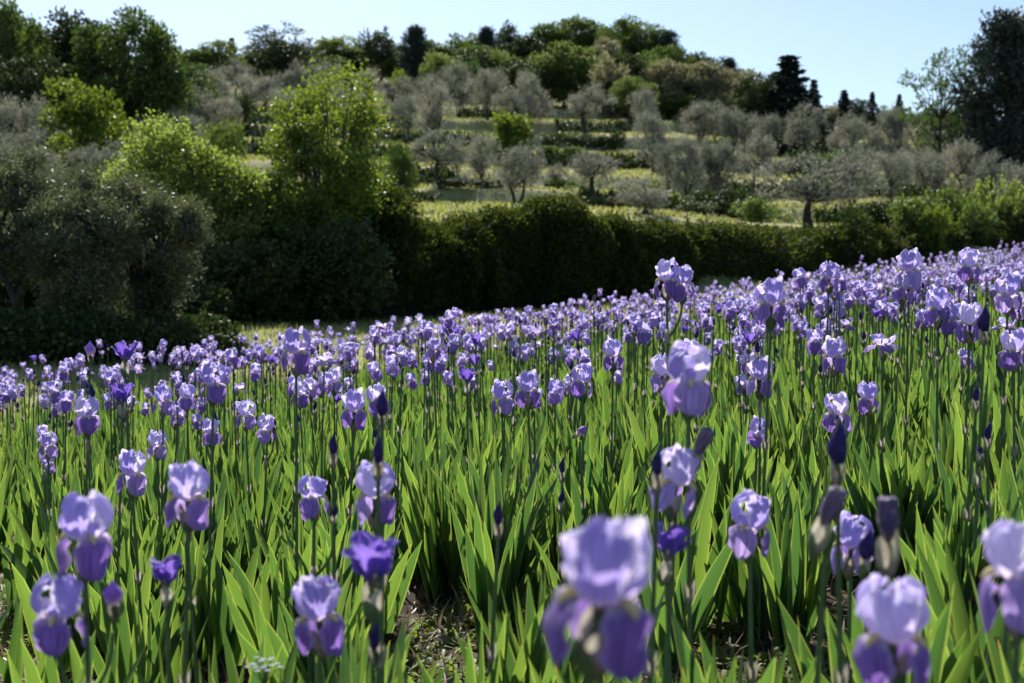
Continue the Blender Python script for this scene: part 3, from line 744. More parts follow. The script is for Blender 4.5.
ORD = ['first', 'second', 'third', 'fourth', 'fifth', 'sixth', 'seventh', 'eighth', 'ninth', 'tenth', 'eleventh', 'twelfth']
recs = []
for k, (y, x, px) in enumerate(indiv):
    rs = RS(3000 + k)
    g = gz(x, y)
    t = thing('iris_plant', '', 'iris', (x, y, g), 0, GROUP_IRIS)
    link('leaf_fan', CLUMP[rs.randint(NC_HI)], t, None, (0, 0, rs.uniform(0, 6.28)), (1, 1, rs.uniform(.88, 1.06) * (1 + .18 * float(sstep(3, 6.5, y)))))
    nb = n_blooms(y, rs.rand()); kinds = []
    nstem = nb
    if y < 4.3: nstem = max(nb, int(rs.rand() < 0.13))
    elif rs.rand() < 0.12: nstem += 1
    for j in range(nstem):
        sv = rs.randint(6); h = head_h(x, y, rs) if (y > 4.3 or nb) else rs.uniform(.5, .74)
        a = rs.uniform(0, 6.28); ox, oy = rs.uniform(-.12, .12), rs.uniform(-.12, .12)
        if j >= nb: kind = 'bud'
        else: kind = rs.choice(['full', 'full', 'full', 'full', 'full', 'full', 'flat', 'goblet', 'wilt', 'bud'])
        kinds.append(kind)
        st = link('stem', STEM_ME[sv], t, (ox, oy, 0), (0, 0, a), (1, 1, (h - 0.045) / 0.8))
        tx, ty = STEM_TOP[sv]; ca, sa = math.cos(a), math.sin(a)
        X, Y = ox + tx * ca - ty * sa, oy + tx * sa + ty * ca
        add_head(t, kind, (X, Y, h), rs.uniform(0, 6.28), False, rs, rs.uniform(.56, .84), rs.uniform(-.4, .4))
        if kind != 'bud' and rs.rand() < 0.5:      # lower bloom or bud close to the stem
            k2 = rs.choice(['bud', 'bud', 'full']); q = rs.uniform(0, 6.28); hh = h - rs.uniform(.08, .14)
            px_, py_ = X * .95 + .022 * math.cos(q), Y * .95 + .022 * math.sin(q)
            add_head(t, k2, (px_, py_, hh), q, False, rs, rs.uniform(.65, .85), .25)
            kinds.append(k2)
    recs.append((t, x, y, px, kinds))

# labels: what the plant carries, and where it stands among named neighbours
def phrase(kinds):
    bl = [q for q in kinds if q in ('full', 'flat')]; gb = kinds.count('goblet'); bd = kinds.count('bud') + kinds.count('wilt')
    num = ['', 'one', 'two', 'three', 'four', 'five', 'six', 'seven']
    if not kinds: return 'leafy iris clump without a flower'
    if not bl and not gb: return 'budding iris'
    if not bl: return 'dark cup-shaped iris'
    s = '%s-bloomed lilac iris' % num[len(bl)]
    return s + (' with bud' if bd else '')
seen = {}
taken = {}
for t, x, y, px, kinds in recs:
    best = min(LAND, key=lambda l: (l[0] - x) ** 2 + (0.7 * (l[1] - y)) ** 2)
    dx, dy = x - best[0], y - best[1]
    rel = []
    if abs(dy) * 0.5 > abs(dx): rel = 'behind' if dy > 0 else 'in front of'
    else: rel = 'right of' if dx > 0 else 'left of'
    key = (rel, best[2])
    taken.setdefault(key, []).append((abs(dx) + abs(dy), t, kinds))
for (rel, who), lst in taken.items():
    lst.sort(key=lambda a: a[0])
    kc = {}
    for d, t, kinds in lst:
        ph = phrase(kinds); n = kc.get(ph, 0); kc[ph] = n + 1
        pre = '' if n == 0 else ORD[min(n, 11)] + ' '
        t['label'] = (pre + ph + ' ' + rel + ' ' + who)

# the mass of irises farther off: one object nobody could count
def low_bloom(seed, goblet=False):
    rs = RS(seed); mode = 'goblet' if goblet else ('full' if rs.rand() < .85 else 'flat'); P = []
    for i in range(3):
        P.append(tf(petal_standard(LO[0], LO[1], rs, mode, 1), rz((i + .5) * 2.0944)))
        P.append(tf(petal_fall(LO[0], LO[1], rs, mode, 2), rz(i * 2.0944)))
        P.append(tf(beard(mode, 4, 3), rz(i * 2.0944)))
    P.append(lathe([(0.004, -0.06), (0.010, -0.04), (0.006, -0.02), (0.005, 0)], 5, 5))
    return cat(P)
LB = [low_bloom(800 + i, i > 8) for i in range(11)]
LBUD = [(b[0], b[1], b[2], np.where(b[3] == 1, 5, 4 * 0 + 6)) for b in [lathe([(0.004, -.05), (0.009, -.03), (0.0075, 0), (0.010, .02), (0.006, .04), (0.0005, .055)], 5, 0)]]
parts = []
for k, (y, x, px) in enumerate(rest):
    rs = RS(9000 + k); g = gz(x, y)
    parts.append(tf(CL_LO[rs.randint(8)], rz(rs.uniform(0, 6.28)) @ np.diag([1, 1, rs.uniform(.85, 1.05) * (1 + .18 * float(sstep(3, 6.5, y)))]), (x, y, g)))
    nb = n_blooms(y, rs.rand())
    if y > 3 and (px < -20 or px > 1045) and y < 5.6: nb = 1
    for j in range(nb + (rs.rand() < .10) * (y > 4)):
        h = head_h(x, y, rs); X = x + rs.uniform(-.14, .14); Y = y + rs.uniform(-.14, .14)
        parts.append(tube([(X, Y, g), (X + .01, Y, g + h * .6), (X + .01, Y + .01, g + h - .04)], [.0046, .004, .0034], 4, 3))
        hd = LBUD[0] if j >= nb else LB[rs.randint(11)]
        s = rs.uniform(.50, .80)
        parts.append(tf(hd, rz(rs.uniform(0, 6.28)) @ rx(rs.uniform(-.4, .4)), (X + .01, Y + .01, g + h), s))
        if j < nb and rs.rand() < .4:
            q = rs.uniform(0, 6.28)
            parts.append(tf(LB[rs.randint(9)] if rs.rand() < .5 else LBUD[0], rz(q), (X + .03 * math.cos(q), Y + .03 * math.sin(q), g + h - .10), s * .8))
o = link('iris_field', mesh('iris_field', cat(parts), [M_LEAF, M_STD, M_FALL, M_STEM, M_BEARD, M_SPATHE, M_BUD]))
o['kind'] = 'stuff'; o['label'] = 'dense band of far violet irises merging with distance'

# ------------------------------------------------------------------ ground cover in the field
def scatter(n, xy, L, wd, seed, bend=0.4, nb=3, lean=0.5):
    """n little blades at random places: returns quads"""
    rs = RS(seed)
    x, y = xy(rs, n); n = len(x)
    z = ground(x, y)
    az = rs.uniform(0, 6.283, n); le = rs.uniform(0, lean, n); ll = L * rs.uniform(.5, 1.2, n); ww = wd * rs.uniform(.6, 1.2, n)
    wx, wy = -np.sin(az), np.cos(az)
    rows = []
    for i in range(nb):
        u = i / (nb - 1)
        a = le + bend * u * u
        r = ll * u * np.sin(a); h = ll * u * np.cos(a)
        k = (1 - u ** 2) * .5 + .03
        cx, cy_, cz = x + r * np.cos(az), y + r * np.sin(az), z + h - .01
        rows.append((np.stack([cx - wx * ww * k, cy_ - wy * ww * k, cz], -1), np.stack([cx + wx * ww * k, cy_ + wy * ww * k, cz], -1)))
    V = np.stack([q for r in rows for q in r], 1).reshape(-1, 3)
    base = np.arange(n)[:, None] * (2 * nb)
    F_ = np.concatenate([base + np.array([2 * i, 2 * i + 2, 2 * i + 3, 2 * i + 1]) for i in range(nb - 1)], 0)
    U = np.tile(np.stack([np.tile([0, 1], nb), np.repeat(np.linspace(0, 1, nb), 2)], -1), (n, 1))
    return V, F_, U, np.zeros(len(F_), int)

def xy_field(rs, n):
    y = 1.5 + (8.5 - 1.5) * np.sqrt(rs.rand(n)); x = rs.uniform(-.55, .55, n) * y
    keep = vnoise(x * 2.3, y * 2.3) > 0.42
    return x[keep], y[keep]
o = link('low_weeds', mesh('low_weeds', scatter(60000, xy_field, .08, .017, 1, .8, 3, .9), [M_WEED])); o['kind'] = 'stuff'; o['label'] = 'small creeping weeds between the iris clumps'
def xy_soil(rs, n):
    y = 1.5 + (8.0 - 1.5) * np.sqrt(rs.rand(n)); x = rs.uniform(-.55, .55, n) * y; return x, y
o = link('dry_litter', mesh('dry_litter', scatter(16000, xy_soil, .12, .009, 2, .3, 3, 1.55), [M_STRAW])); o['kind'] = 'stuff'; o['label'] = 'dead pale leaves and straw lying on the soil'
def xy_strip(rs, n):
    t = rs.uniform(-.75, .75, n); y = rs.uniform(9, 60, n) ** 1.0; x = t * y
    e = field_edge(x); keep = (y > e - .3) & (y < e + 19)
    return x[keep], y[keep]
o = link('meadow_grass', mesh('meadow_grass', scatter(120000, xy_strip, .17, .020, 3, .5, 3, .5), [M_GRASS])); o['kind'] = 'stuff'; o['label'] = 'short sunlit grass between the irises and the hedge'
def xy_hill(rs, n):
    y = rs.uniform(36, 125, n); x = rs.uniform(-.55, .60, n) * y
    keep = vnoise(x * .5, y * .5) > .35
    return x[keep], y[keep]
o = link('hillside_grass', mesh('hillside_grass', scatter(170000, xy_hill, .26, .07, 4, .5, 3, .6), [M_GRASS])); o['kind'] = 'stuff'; o['label'] = 'rough yellow green grass on the terraces'

def xy_bank(rs, n):
    y = rs.uniform(44, 112, n); x = rs.uniform(-.55, .60, n) * y
    z = ground(x, y); s_ = (ground(x, y + .5) - ground(x, y - .5))
    keep = (s_ > .40) & (vnoise(x * .16, y * .25) > .46)
    return x[keep], y[keep]
o = link('bank_scrub', mesh('bank_scrub', scatter(300000, xy_bank, .50, .16, 6, .5, 3, .9), [M_DARK])); o['kind'] = 'stuff'; o['label'] = 'dark tangled scrub along the terrace banks'

# a wild white umbel at the lower left
ux, uy, uz = ray(264, 664, 2.15); ug = gz(ux, uy)
t = thing('umbel_weed', 'little white lacy wildflower low among the leaves', 'wildflower', (ux, uy, ug))
hs = uz - ug
ps = [tube([(0, 0, 0), (.01, 0, hs * .5), (0, 0, hs - .04)], [.002, .0018, .0015], 5)]
fl = []
rs = RS(5)
for i in range(16):
    a = i * 2.4; r = .035 * math.sqrt(i / 16); tip = (r * math.cos(a), r * math.sin(a), hs + rs.uniform(-.006, .004))
    ps.append(tube([(0, 0, hs - .04), (tip[0] * .6, tip[1] * .6, hs - .015), tip], [.001, .0008, .0007], 4))
    for j in range(5):
        b = j * 1.2566 + i
        fl.append(tf(lathe([(.0003, 0), (.0026, .0008), (.0026, .0016), (.0003, .0022)], 5), None, (tip[0] + .0035 * math.cos(b), tip[1] + .0035 * math.sin(b), tip[2])))
link('stem', mesh('umbel_stem', cat(ps), [M_STEM]), t); link('flower_head', mesh('umbel_head', cat(fl), [M_UMBEL]), t)

# ------------------------------------------------------------------ trees
def leaves_at(P, Dr, L, W, rs, fold=False):
    """rhombic leaves at points P, pointing along Dr (jittered)"""
    n = len(P)
    d = Dr + rs.normal(0, .75, (n, 3)); d /= np.linalg.norm(d, axis=1, keepdims=True) + 1e-9
    s = rs.normal(0, 1, (n, 3)); s -= (s * d).sum(1, keepdims=True) * d; s /= np.linalg.norm(s, axis=1, keepdims=True) + 1e-9
    l = (L * rs.uniform(.6, 1.25, n))[:, None]; w_ = (W * rs.uniform(.6, 1.25, n))[:, None]
    V = np.stack([P - d * l * .5, P + s * w_ * .5 + d * l * .05, P + d * l * .5, P - s * w_ * .5 + d * l * .05], 1).reshape(-1, 3)
    Fc = np.arange(n * 4).reshape(n, 4)
    U = np.tile(np.array([[.5, 0], [1, .5], [.5, 1], [0, .5]]), (n, 1))
    return V, Fc, U, np.zeros(n, int)

def make_tree(seed, H, W, th, tr, nlobe, nspray, nleaf, LL, LW, shape='round', lobe=.34, spray=.5, up=.5, multi=1, droop=0.0, open_=0.0, irr=.66):
    """trunk mesh data and crown mesh data in metres"""
    rs = RS(seed); R = W / 2; ch = H - th
    cents = []; rads = []
    bumps = rs.normal(0, 1, (7, 3)); bumps /= np.linalg.norm(bumps, axis=1, keepdims=True)
    k = 0
    while len(cents) < nlobe and k < 4000:
        k += 1
        if shape == 'fir':
            z = (len(cents) + rs.rand()) / nlobe; z = .65 * z + .35 * math.floor(z * 11 + .5) / 11; a = len(cents) * 2.4; rr = R * (1 - z) ** .9 * rs.uniform(.25, 1.0)
            c = np.array([rr * math.cos(a), rr * math.sin(a), th + z * ch * .97]); r = max(.06 * R, lobe * .9 * R * (1.02 - z) * rs.uniform(.7, 1.2))
        elif shape == 'column':
            z = rs.rand(); a = rs.uniform(0, 6.28); prof = math.sin(math.pi * min(1, .12 + z * .83)) ** .6; rr = R * prof * rs.uniform(.1, .7)
            c = np.array([rr * math.cos(a), rr * math.sin(a), th + z * ch * .93]); r = lobe * R * rs.uniform(.7, 1.2)
        else:
            v = rs.normal(0, 1, 3); v /= np.linalg.norm(v); q = rs.uniform(.25, 1) ** .5
            q *= min(1.12, irr + (1.21 - irr) * max(max(0.0, float(v @ b)) ** 3 for b in bumps))
            if shape == 'umbrella' and v[2] < -.2: continue
            c = np.array([v[0] * R * q * (1 - lobe * .8), v[1] * R * q * (1 - lobe * .8), th + ch * (.5 + .5 * v[2] * q * (1 - lobe * .7))])
            r = lobe * R * rs.uniform(.65, 1.3)
            if shape == 'bush': c[2] = max(c[2], ch * .18)
        if shape != 'fir' and cents and min(np.linalg.norm(c - b) for b in cents) < r * .45: continue
        cents.append(c); rads.append(r)
    cents = np.array(cents); rads = np.array(rads)
    # wood
    wood = []
    forks = []
    for m in range(multi):
        lean = np.array([rs.uniform(-.12, .12) * W, rs.uniform(-.12, .12) * W]) * (1 if multi == 1 else 1.6)
        base = np.array([rs.uniform(-1, 1) * tr * 1.2 * (multi > 1), rs.uniform(-1, 1) * tr * 1.2 * (multi > 1), -0.25])
        top = np.array([lean[0], lean[1], th + ch * (.30 if shape != 'fir' and shape != 'column' else .9)])
        u = np.linspace(0, 1, 8)
        c = bez(base, base * .6 + top * .4 + rs.normal(0, .06 * W, 3) * [1, 1, 0], base * .3 + top * .7 + rs.normal(0, .05 * W, 3) * [1, 1, 0], top, u)
        rr = tr / math.sqrt(multi) * (1 - .6 * u) * (1 + .6 * np.exp(-u * 9))
        wood.append(tube(c, rr, 8)); forks.append(c)
    for c, r in zip(cents, rads):
        tk = forks[rs.randint(len(forks))]
        j = int(np.argmin(np.linalg.norm(tk[3:] - (c * [.3, .3, .75]), axis=1))) + 3; j = min(j, 7)
        p0 = tk[j]; mid = (p0 + c) / 2 + rs.normal(0, .10 * R, 3) + [0, 0, -.05 * R]
        L = np.linalg.norm(c - p0); b0 = tr * .27 * min(1.2, .4 + L / (R + .1) * .4)
        pts = bez(p0, p0 * .5 + mid * .5, mid, c, np.linspace(0, 1, 6))
        wood.append(tube(pts, b0 * np.linspace(1, .25, 6), 5))
        for q in range(3):
            v = rs.normal(0, 1, 3); v /= np.linalg.norm(v); v[2] = abs(v[2]) * .6
            e = c + v * r * .9; wood.append(tube([pts[4], (pts[4] + e) / 2 + rs.normal(0, .05, 3) * r, e], [b0 * .3, b0 * .2, b0 * .08], 4))
    # sprays of leaves
    ctr = np.array([0, 0, th + ch * .42])
    n = nspray * len(cents)
    li = np.repeat(np.arange(len(cents)), nspray)
    v = rs.normal(0, 1, (n, 3)); v /= np.linalg.norm(v, axis=1, keepdims=True)
    st = cents[li] + v * (rads[li] * rs.uniform(.15, 1.0, n) ** (.55 - .2 * open_))[:, None] * np.array([1, 1, .85])
    outw = st - ctr; outw /= np.linalg.norm(outw, axis=1, keepdims=True) + 1e-9
    dr = v * .8 + outw * .6 + np.array([0, 0, up]) + rs.normal(0, .35, (n, 3)); dr /= np.linalg.norm(dr, axis=1, keepdims=True)
    sl = spray * rs.uniform(.4, 1.15, n)
    if shape == 'fir':
        sl *= .25 + .9 * rads[li] / rads.max()
        hz = st.copy(); hz[:, 2] = 0; hz /= np.linalg.norm(hz, axis=1, keepdims=True) + 1e-9
        dr = hz * 1.1 + v * .45; dr[:, 2] = dr[:, 2] * .3 - .12; dr /= np.linalg.norm(dr, axis=1, keepdims=True)
    tt = rs.rand(n, nleaf)
    pos = st[:, None] + dr[:, None] * (sl[:, None] * tt)[..., None] + rs.normal(0, .10 * spray, (n, nleaf, 3))
    pos[..., 2] -= droop * (tt * sl[:, None]) ** 2
    dd = np.repeat(dr[:, None], nleaf, 1)
    P = pos.reshape(-1, 3)
    mx, my = (np.percentile(P[:, 0], 99) + np.percentile(P[:, 0], 1)) / 2, (np.percentile(P[:, 1], 99) + np.percentile(P[:, 1], 1)) / 2
    k1 = W / 2 / np.percentile(np.hypot(P[:, 0] - mx, P[:, 1] - my), 97); k2 = H / np.percentile(P[:, 2], 99.6)
    S = np.array([k1, k1, k2]); P = P * S; wd = cat(wood); wd = (wd[0] * S, *wd[1:])
    keep = P[:, 2] > (.12 if shape != 'bush' else -.05)
    P = P[keep]; dd = dd.reshape(-1, 3)[keep]
    return wd, leaves_at(P, dd, LL, LW, rs)

BUILT = {}
KINDS = {
 'openolive': (4, dict(H=4.2, W=4.6, th=1.3, tr=.24, nlobe=34, nspray=26, nleaf=8, LL=.16, LW=.055, lobe=.16, spray=.50, up=.6, multi=1, open_=.8, irr=.7), M_OLIVE),
 'dense':   (4, dict(H=8.0, W=7.0, th=.6, tr=.30, nlobe=120, nspray=56, nleaf=8, LL=.17, LW=.125, lobe=.20, spray=.26, up=.3, irr=1.0), M_MID),
 # kind: (variants, builder kwargs, crown material, category, parts)
 'olive':   (9, dict(H=4.2, W=4.2, th=.45, tr=.20, nlobe=34, nspray=34, nleaf=8, LL=.15, LW=.055, lobe=.17, spray=.60, up=.75, multi=2, open_=.6, irr=.5), M_OLIVE),
 'round':   (6, dict(H=7.5, W=6.5, th=.8, tr=.26, nlobe=46, nspray=44, nleaf=8, LL=.22, LW=.16, lobe=.24, spray=.42, up=.3), M_MID),
 'fir':     (3, dict(H=8.0, W=3.4, th=.6, tr=.18, nlobe=80, nspray=26, nleaf=8, LL=.22, LW=.09, shape='fir', lobe=.34, spray=.5, up=-.05), M_FIR),
 'bush':    (6, dict(H=2.0, W=3.0, th=.1, tr=.05, nlobe=16, nspray=32, nleaf=8, LL=.15, LW=.10, shape='bush', lobe=.36, spray=.35, up=.5, multi=3), M_MID),
 'airy':    (2, dict(H=7.0, W=5.0, th=2.2, tr=.16, nlobe=70, nspray=18, nleaf=6, LL=.13, LW=.09, lobe=.12, spray=.30, up=.2, open_=1), M_MID),
 'column':  (2, dict(H=9.0, W=5.4, th=.5, tr=.3, nlobe=80, nspray=60, nleaf=8, LL=.20, LW=.12, shape='column', lobe=.34, spray=.5, up=.5), M_FIR),
}
MATS = {'olive': M_OLIVE, 'mid': M_MID, 'pale': M_PALE, 'dark': M_DARK, 'lime': M_LIME, 'tan': M_TAN, 'fir': M_FIR, 'bright': M_BRIGHT}
def variant(kind, i, m):
    nv, kw, dm = KINDS[kind]; i = i % nv
    key = (kind, i)
    if key not in BUILT:
        import zlib
        BUILT[key] = make_tree(zlib.crc32(kind.encode()) % 1000 + i * 17, **kw)
    mk = (kind, i, m.name)
    if mk not in BUILT:
        wd, cr = BUILT[key]
        BUILT[mk] = (mesh('trunk', wd, [M_BARK]), mesh('crown', cr, [m]))
    return BUILT[mk], kw

def put_tree(name, label, cat_, kind, matn, px, top, D, wpx, group=None, i=0, minh=.6, clumped=False):
    x = (px - 512) / F * D
    g = gz(x, D)
    zt = ray(px, top, D)[2]
    (tm, cm), kw = variant(kind, i, MATS[matn])
    h = max(minh, zt - g); wm = wpx * D / F
    t = thing(name, label, cat_, (x, D, g - 0.05), rnd.uniform(0, 6.28), group)
    sc = (wm / kw['W'], wm / kw['W'], h / kw['H'])
    link('trunk', tm, t, None, None, sc); link('crown', cm, t, None, None, sc)
    return t, x, g, h

# skyline and wood: (px, top, D, width, kind, material, label)
W_ = [
 (4, 6, 74, 66, 'dense', 'mid', "tall green broadleaf tree cut by the left edge on the skyline"),
 (38, 22, 78, 54, 'dense', 'mid', "mid green tree between the cut tree and the dark round ones"),
 (76, 17, 80, 70, 'dense', 'dark', "dark round tree, first of the pair on the upper left skyline"),
 (132, 14, 76, 92, 'dense', 'mid', "largest dark bronze-topped round tree on the upper left skyline"),
 (26, 56, 66, 80, 'dense', 'dark', "dark wide tree below the skyline trees at the upper left"),
 (192, 50, 132, 34, 'round', 'mid', "small green tree just right of the large bronze-topped tree"),
 (216, 40, 132, 44, 'round', 'mid', "twin-topped green tree on the left ridge"),
 (234, 38, 138, 16, 'fir', 'fir', "thin dark conifer tip beside the twin-topped ridge tree"),
 (252, 47, 138, 26, 'round', 'dark', "small dark round tree on the left ridge"),
 (268, 48, 140, 30, 'round', 'mid', "low green tree left of the broad umbrella-like dark tree"),
 (287, 25, 124, 58, 'airy', 'dark', "broad dark spreading tree alone on the left ridge"),
 (286, 40, 127, 44, 'round', 'dark', "dark bushy tree at the foot of the broad spreading one"),
 (316, 46, 140, 34, 'round', 'mid', "mid green tree right of the broad spreading tree"),
 (337, 37, 140, 38, 'round', 'pale', "light green tree on the ridge above the tall bright tree"),
 (358, 40, 142, 34, 'round', 'pale', "second light green tree on the ridge, before the dark pine-like one"),
 (379, 29, 130, 32, 'round', 'dark', "dark blunt tree left of the near-black round conifer"),
 (398, 44, 138, 28, 'round', 'mid', "green filler tree between the blunt tree and the near-black conifer"),
 (416, 26, 122, 27, 'column', 'fir', "near-black rounded conifer standing up from the ridge"),
 (436, 40, 142, 36, 'round', 'mid', "green tree right of the near-black conifer"),
 (437, 54, 116, 26, 'round', 'pale', "small round light bush-like tree under the near-black conifer"),
 (461, 35, 142, 40, 'round', 'mid', "wide green tree on the ridge between the conifer and the wood"),
 (487, 27, 136, 20, 'column', 'fir', "narrow dark tree at the start of the wood"),
 (507, 22, 140, 26, 'round', 'dark', "dark tree with a flat crown at the start of the wood"),
 (480, 52, 124, 44, 'round', 'dark', "dark green tree in the lower edge of the wood, above the olives"),
 (522, 34, 134, 46, 'round', 'dark', "shaded bluish tree in the wood, left of the light green pair"),
 (545, 24, 142, 40, 'round', 'mid', "high green tree at the top of the wood, left part"),
 (578, 19, 144, 50, 'dense', 'mid', "highest green tree in the middle of the wood"),
 (524, 60, 118, 40, 'round', 'dark', "dark tree low in the wood behind the grey olives"),
 (563, 46, 114, 56, 'dense', 'pale', "yellow-green tree with a ragged top in the lower wood"),
 (600, 40, 120, 46, 'dense', 'tan', "tan blossoming tree in the middle of the wood"),
 (610, 56, 110, 34, 'round', 'tan', "lower tan blossoming tree beside the dark round one"),
 (630, 19, 140, 56, 'dense', 'mid', "tall green crown near the right top of the wood"),
 (624, 54, 112, 38, 'dense', 'dark', "dark glossy round tree low in the wood"),
 (650, 36, 138, 34, 'round', 'dark', "dark tree behind the right shoulder of the wood"),
 (669, 32, 136, 26, 'column', 'fir', "dark tufted pine at the right shoulder of the wood"),
 (672, 46, 130, 30, 'round', 'mid', "green tree under the tufted pine"),
 (634, 76, 104, 36, 'dense', 'pale', "small pale green tree below the dark glossy one"),
 (664, 62, 112, 50, 'dense', 'tan', "wide tan blossoming tree, left of two, below the shoulder of the wood"),
 (702, 64, 112, 54, 'dense', 'tan', "wide tan blossoming tree, right of two, below the shoulder of the wood"),
 (700, 53, 138, 36, 'round', 'dark', "dark flat-topped tree on the falling skyline"),
 (727, 59, 124, 22, 'column', 'fir', "dark twin column tree on the falling skyline"),
 (744, 70, 124, 32, 'round', 'tan', "small tan tree right of the dark column tree"),
 (758, 76, 98, 44, 'dense', 'dark', "dark green round tree left of the tall fir"),
 (787, 56, 96, 58, 'fir', 'fir', "tallest fir with ragged spreading boughs"),
 (774, 72, 100, 26, 'fir', 'fir', "smaller fir tucked against the left side of the tallest fir"),
 (812, 80, 108, 20, 'fir', 'fir', "slender fir just right of the tallest fir"),
 (842, 90, 112, 20, 'fir', 'fir', "squat dark fir, first of four small ones on the right skyline"),
 (855, 99, 118, 22, 'round', 'dark', "low dark round tree among the small firs"),
 (870, 92, 114, 14, 'fir', 'fir', "pointed fir, second of four small ones on the right skyline"),
 (897, 94, 114, 12, 'fir', 'fir', "thinnest pointed fir on the right skyline"),
 (884, 106, 118, 24, 'round', 'mid', "low green treetop between the two thinnest firs"),
 (828, 104, 112, 24, 'round', 'tan', "tan bushy tree between the slender fir and the squat fir"),
 (938, 48, 72, 64, 'airy', 'mid', "airy half-bare tree with see-through crown near the right edge"),
 (1000, 14, 68, 72, 'column', 'fir', "huge black-green tree at the upper right edge"),
 (1022, 10, 74, 46, 'airy', 'bright', "leafy light green tree peeping behind the huge black-green one"),
 (972, 100, 78, 40, 'round', 'dark', "low dark tree at the left foot of the huge black-green one"),
 (1060, 30, 74, 70, 'round', 'mid', "green tree beyond the right edge beside the huge dark one"),
 (950, 108, 96, 36, 'round', 'mid', "low green tree under the airy half-bare one"),
]
for k, (px, top, D, wp, kind, m, label) in enumerate(W_):
    nm = 'fir_tree' if kind == 'fir' else ('conifer_tree' if m == 'fir' else 'broadleaf_tree')
    put_tree(nm, label, 'fir' if kind == 'fir' else 'tree', kind, m, px, top, D, wp * (1.55 if kind == 'fir' else (1.2 if m == 'fir' else 1.3)), 'trees along the ridge', i=k)
# extra wood behind so that the ridge is closed
rs = RS(31)
bk = 0
for px in range(-230, 1290, 34):
    if 205 < px < 1290:
        sk = np.interp(px, [205, 300, 400, 480, 560, 650, 700, 760, 830, 900, 1000, 1300], [56, 54, 48, 36, 28, 34, 60, 94, 112, 116, 120, 110])
    else: sk = np.interp(px, [-230, 0, 120, 205], [30, 40, 45, 66])
    D = rs.uniform(140, 150) if px > 180 else rs.uniform(92, 100)
    put_tree('broadleaf_tree', 'dark distant treetop filling the skyline behind the nearer ridge trees', 'tree', 'round', 'dark' if rs.rand() < .6 else 'mid',
             px + rs.uniform(-8, 8), sk + rs.uniform(-3, 5), D, rs.uniform(42, 60) * (1.3 if px < 180 else 1), 'distant treetops behind the ridge', i=bk); bk += 1

for k in range(46):
    px = rs.uniform(225, 770); D = rs.uniform(106, 134)
    sk = np.interp(px, [200, 300, 400, 480, 560, 650, 700, 770], [60, 56, 52, 38, 34, 46, 70, 96]) + (134 - D) * 1.2 + rs.uniform(0, 8)
    if px < 420 and D < 118: continue
    put_tree('broadleaf_tree', 'green tree crowded into the wood on the upper slope, only part of its crown showing', 'tree', 'round', ('dark', 'mid', 'mid', 'pale')[rs.randint(4)],
             px, sk, D, rs.uniform(42, 60), 'crowded trees of the upper wood', i=k)

# olives: (px, top, D, width)
OL = [
 (652, 110, 74, 46), (722, 138, 64, 46), (853, 138, 64, 46), (480, 132, 60, 40), (668, 140, 63, 30), (408, 92, 84, 36),
 (262, 74, 104, 50), (300, 60, 106, 46), (330, 64, 104, 46), (364, 68, 100, 46), (396, 76, 96, 44), (240, 60, 110, 44), (460, 62, 104, 44), (487, 68, 98, 44),
 (185, 66, 104, 44), (215, 70, 100, 44), (160, 72, 102, 44), (515, 76, 92, 46), (532, 72, 95, 44), (586, 86, 91, 52), (428, 72, 97, 40),
 (645, 88, 92, 36), (700, 100, 90, 46), (735, 106, 88, 42), (765, 112, 88, 38), (802, 104, 84, 44), (850, 112, 84, 46),
 (885, 106, 82, 56), (916, 116, 84, 42), (948, 120, 80, 44), (978, 126, 80, 44), (1010, 134, 78, 50), (342, 84, 92, 44), (290, 88, 92, 42),
 (195, 86, 84, 50), (160, 92, 82, 52), (125, 88, 84, 50), (92, 92, 80, 54), (180, 108, 72, 54), (150, 118, 68, 56), (222, 96, 84, 42), 
 (60, 112, 62, 60), (20, 96, 58, 62), (-20, 110, 56, 60), (128, 128, 62, 54), (0, 140, 44, 70), (45, 150, 42, 60), (100, 140, 52, 60), 
 (434, 84, 77, 44), (442, 130, 57, 62), (516, 144, 53, 62), (592, 152, 57, 60), (556, 162, 60, 22),
 (645, 178, 47, 76), (684, 134, 62, 48), (704, 142, 64, 40), (755, 128, 66, 46), (816, 152, 49, 118),
 (890, 150, 60, 56), (930, 148, 62, 52), (965, 140, 66, 48), 
 (990, 152, 62, 54), (1018, 160, 58, 54), (1050, 150, 60, 60),
 (-60, 140, 60, 70), (-70, 100, 75, 70), (1085, 140, 70, 60), (20, 128, 50, 50),
]
bands = [(98, 999, 'in the highest row under the ridge'), (88, 98, 'in the second row down the hill'), (79, 88, 'in the third row down the hill'),
         (69, 79, 'in the fourth row, on the middle terraces'), (60, 69, 'in the fifth row, above the grassy slope'), (54, 60, 'in the sixth row, on the lower terrace'), (0, 54, 'in the nearest row, just above the hedge')]
NUM = ['first', 'second', 'third', 'fourth', 'fifth', 'sixth', 'seventh', 'eighth', 'ninth', 'tenth', 'eleventh', 'twelfth', 'thirteenth', 'fourteenth', 'fifteenth', 'sixteenth', 'seventeenth', 'eighteenth', 'nineteenth', 'twentieth']
for lo, hi, where in bands:
    row = sorted([(a[0], a) for a in OL if lo <= a[2] < hi])
    for n, (px, a) in enumerate(row):
        size = 'wide' if a[3] > 58 else ('slight' if a[3] < 40 else 'grey')
        label = '%s olive tree, %s from the left %s' % (size, NUM[n], where)
        op = a[0] in (816, 592, 556, 802, 586, 755, 442, 850, 1010)
        put_tree('olive_tree', label, 'olive tree', 'openolive' if op else 'olive', 'olive', a[0], a[1], a[2], a[3] * (1.0 if op else .98), 'grey olive trees on the terraces', i=OL.index(a))

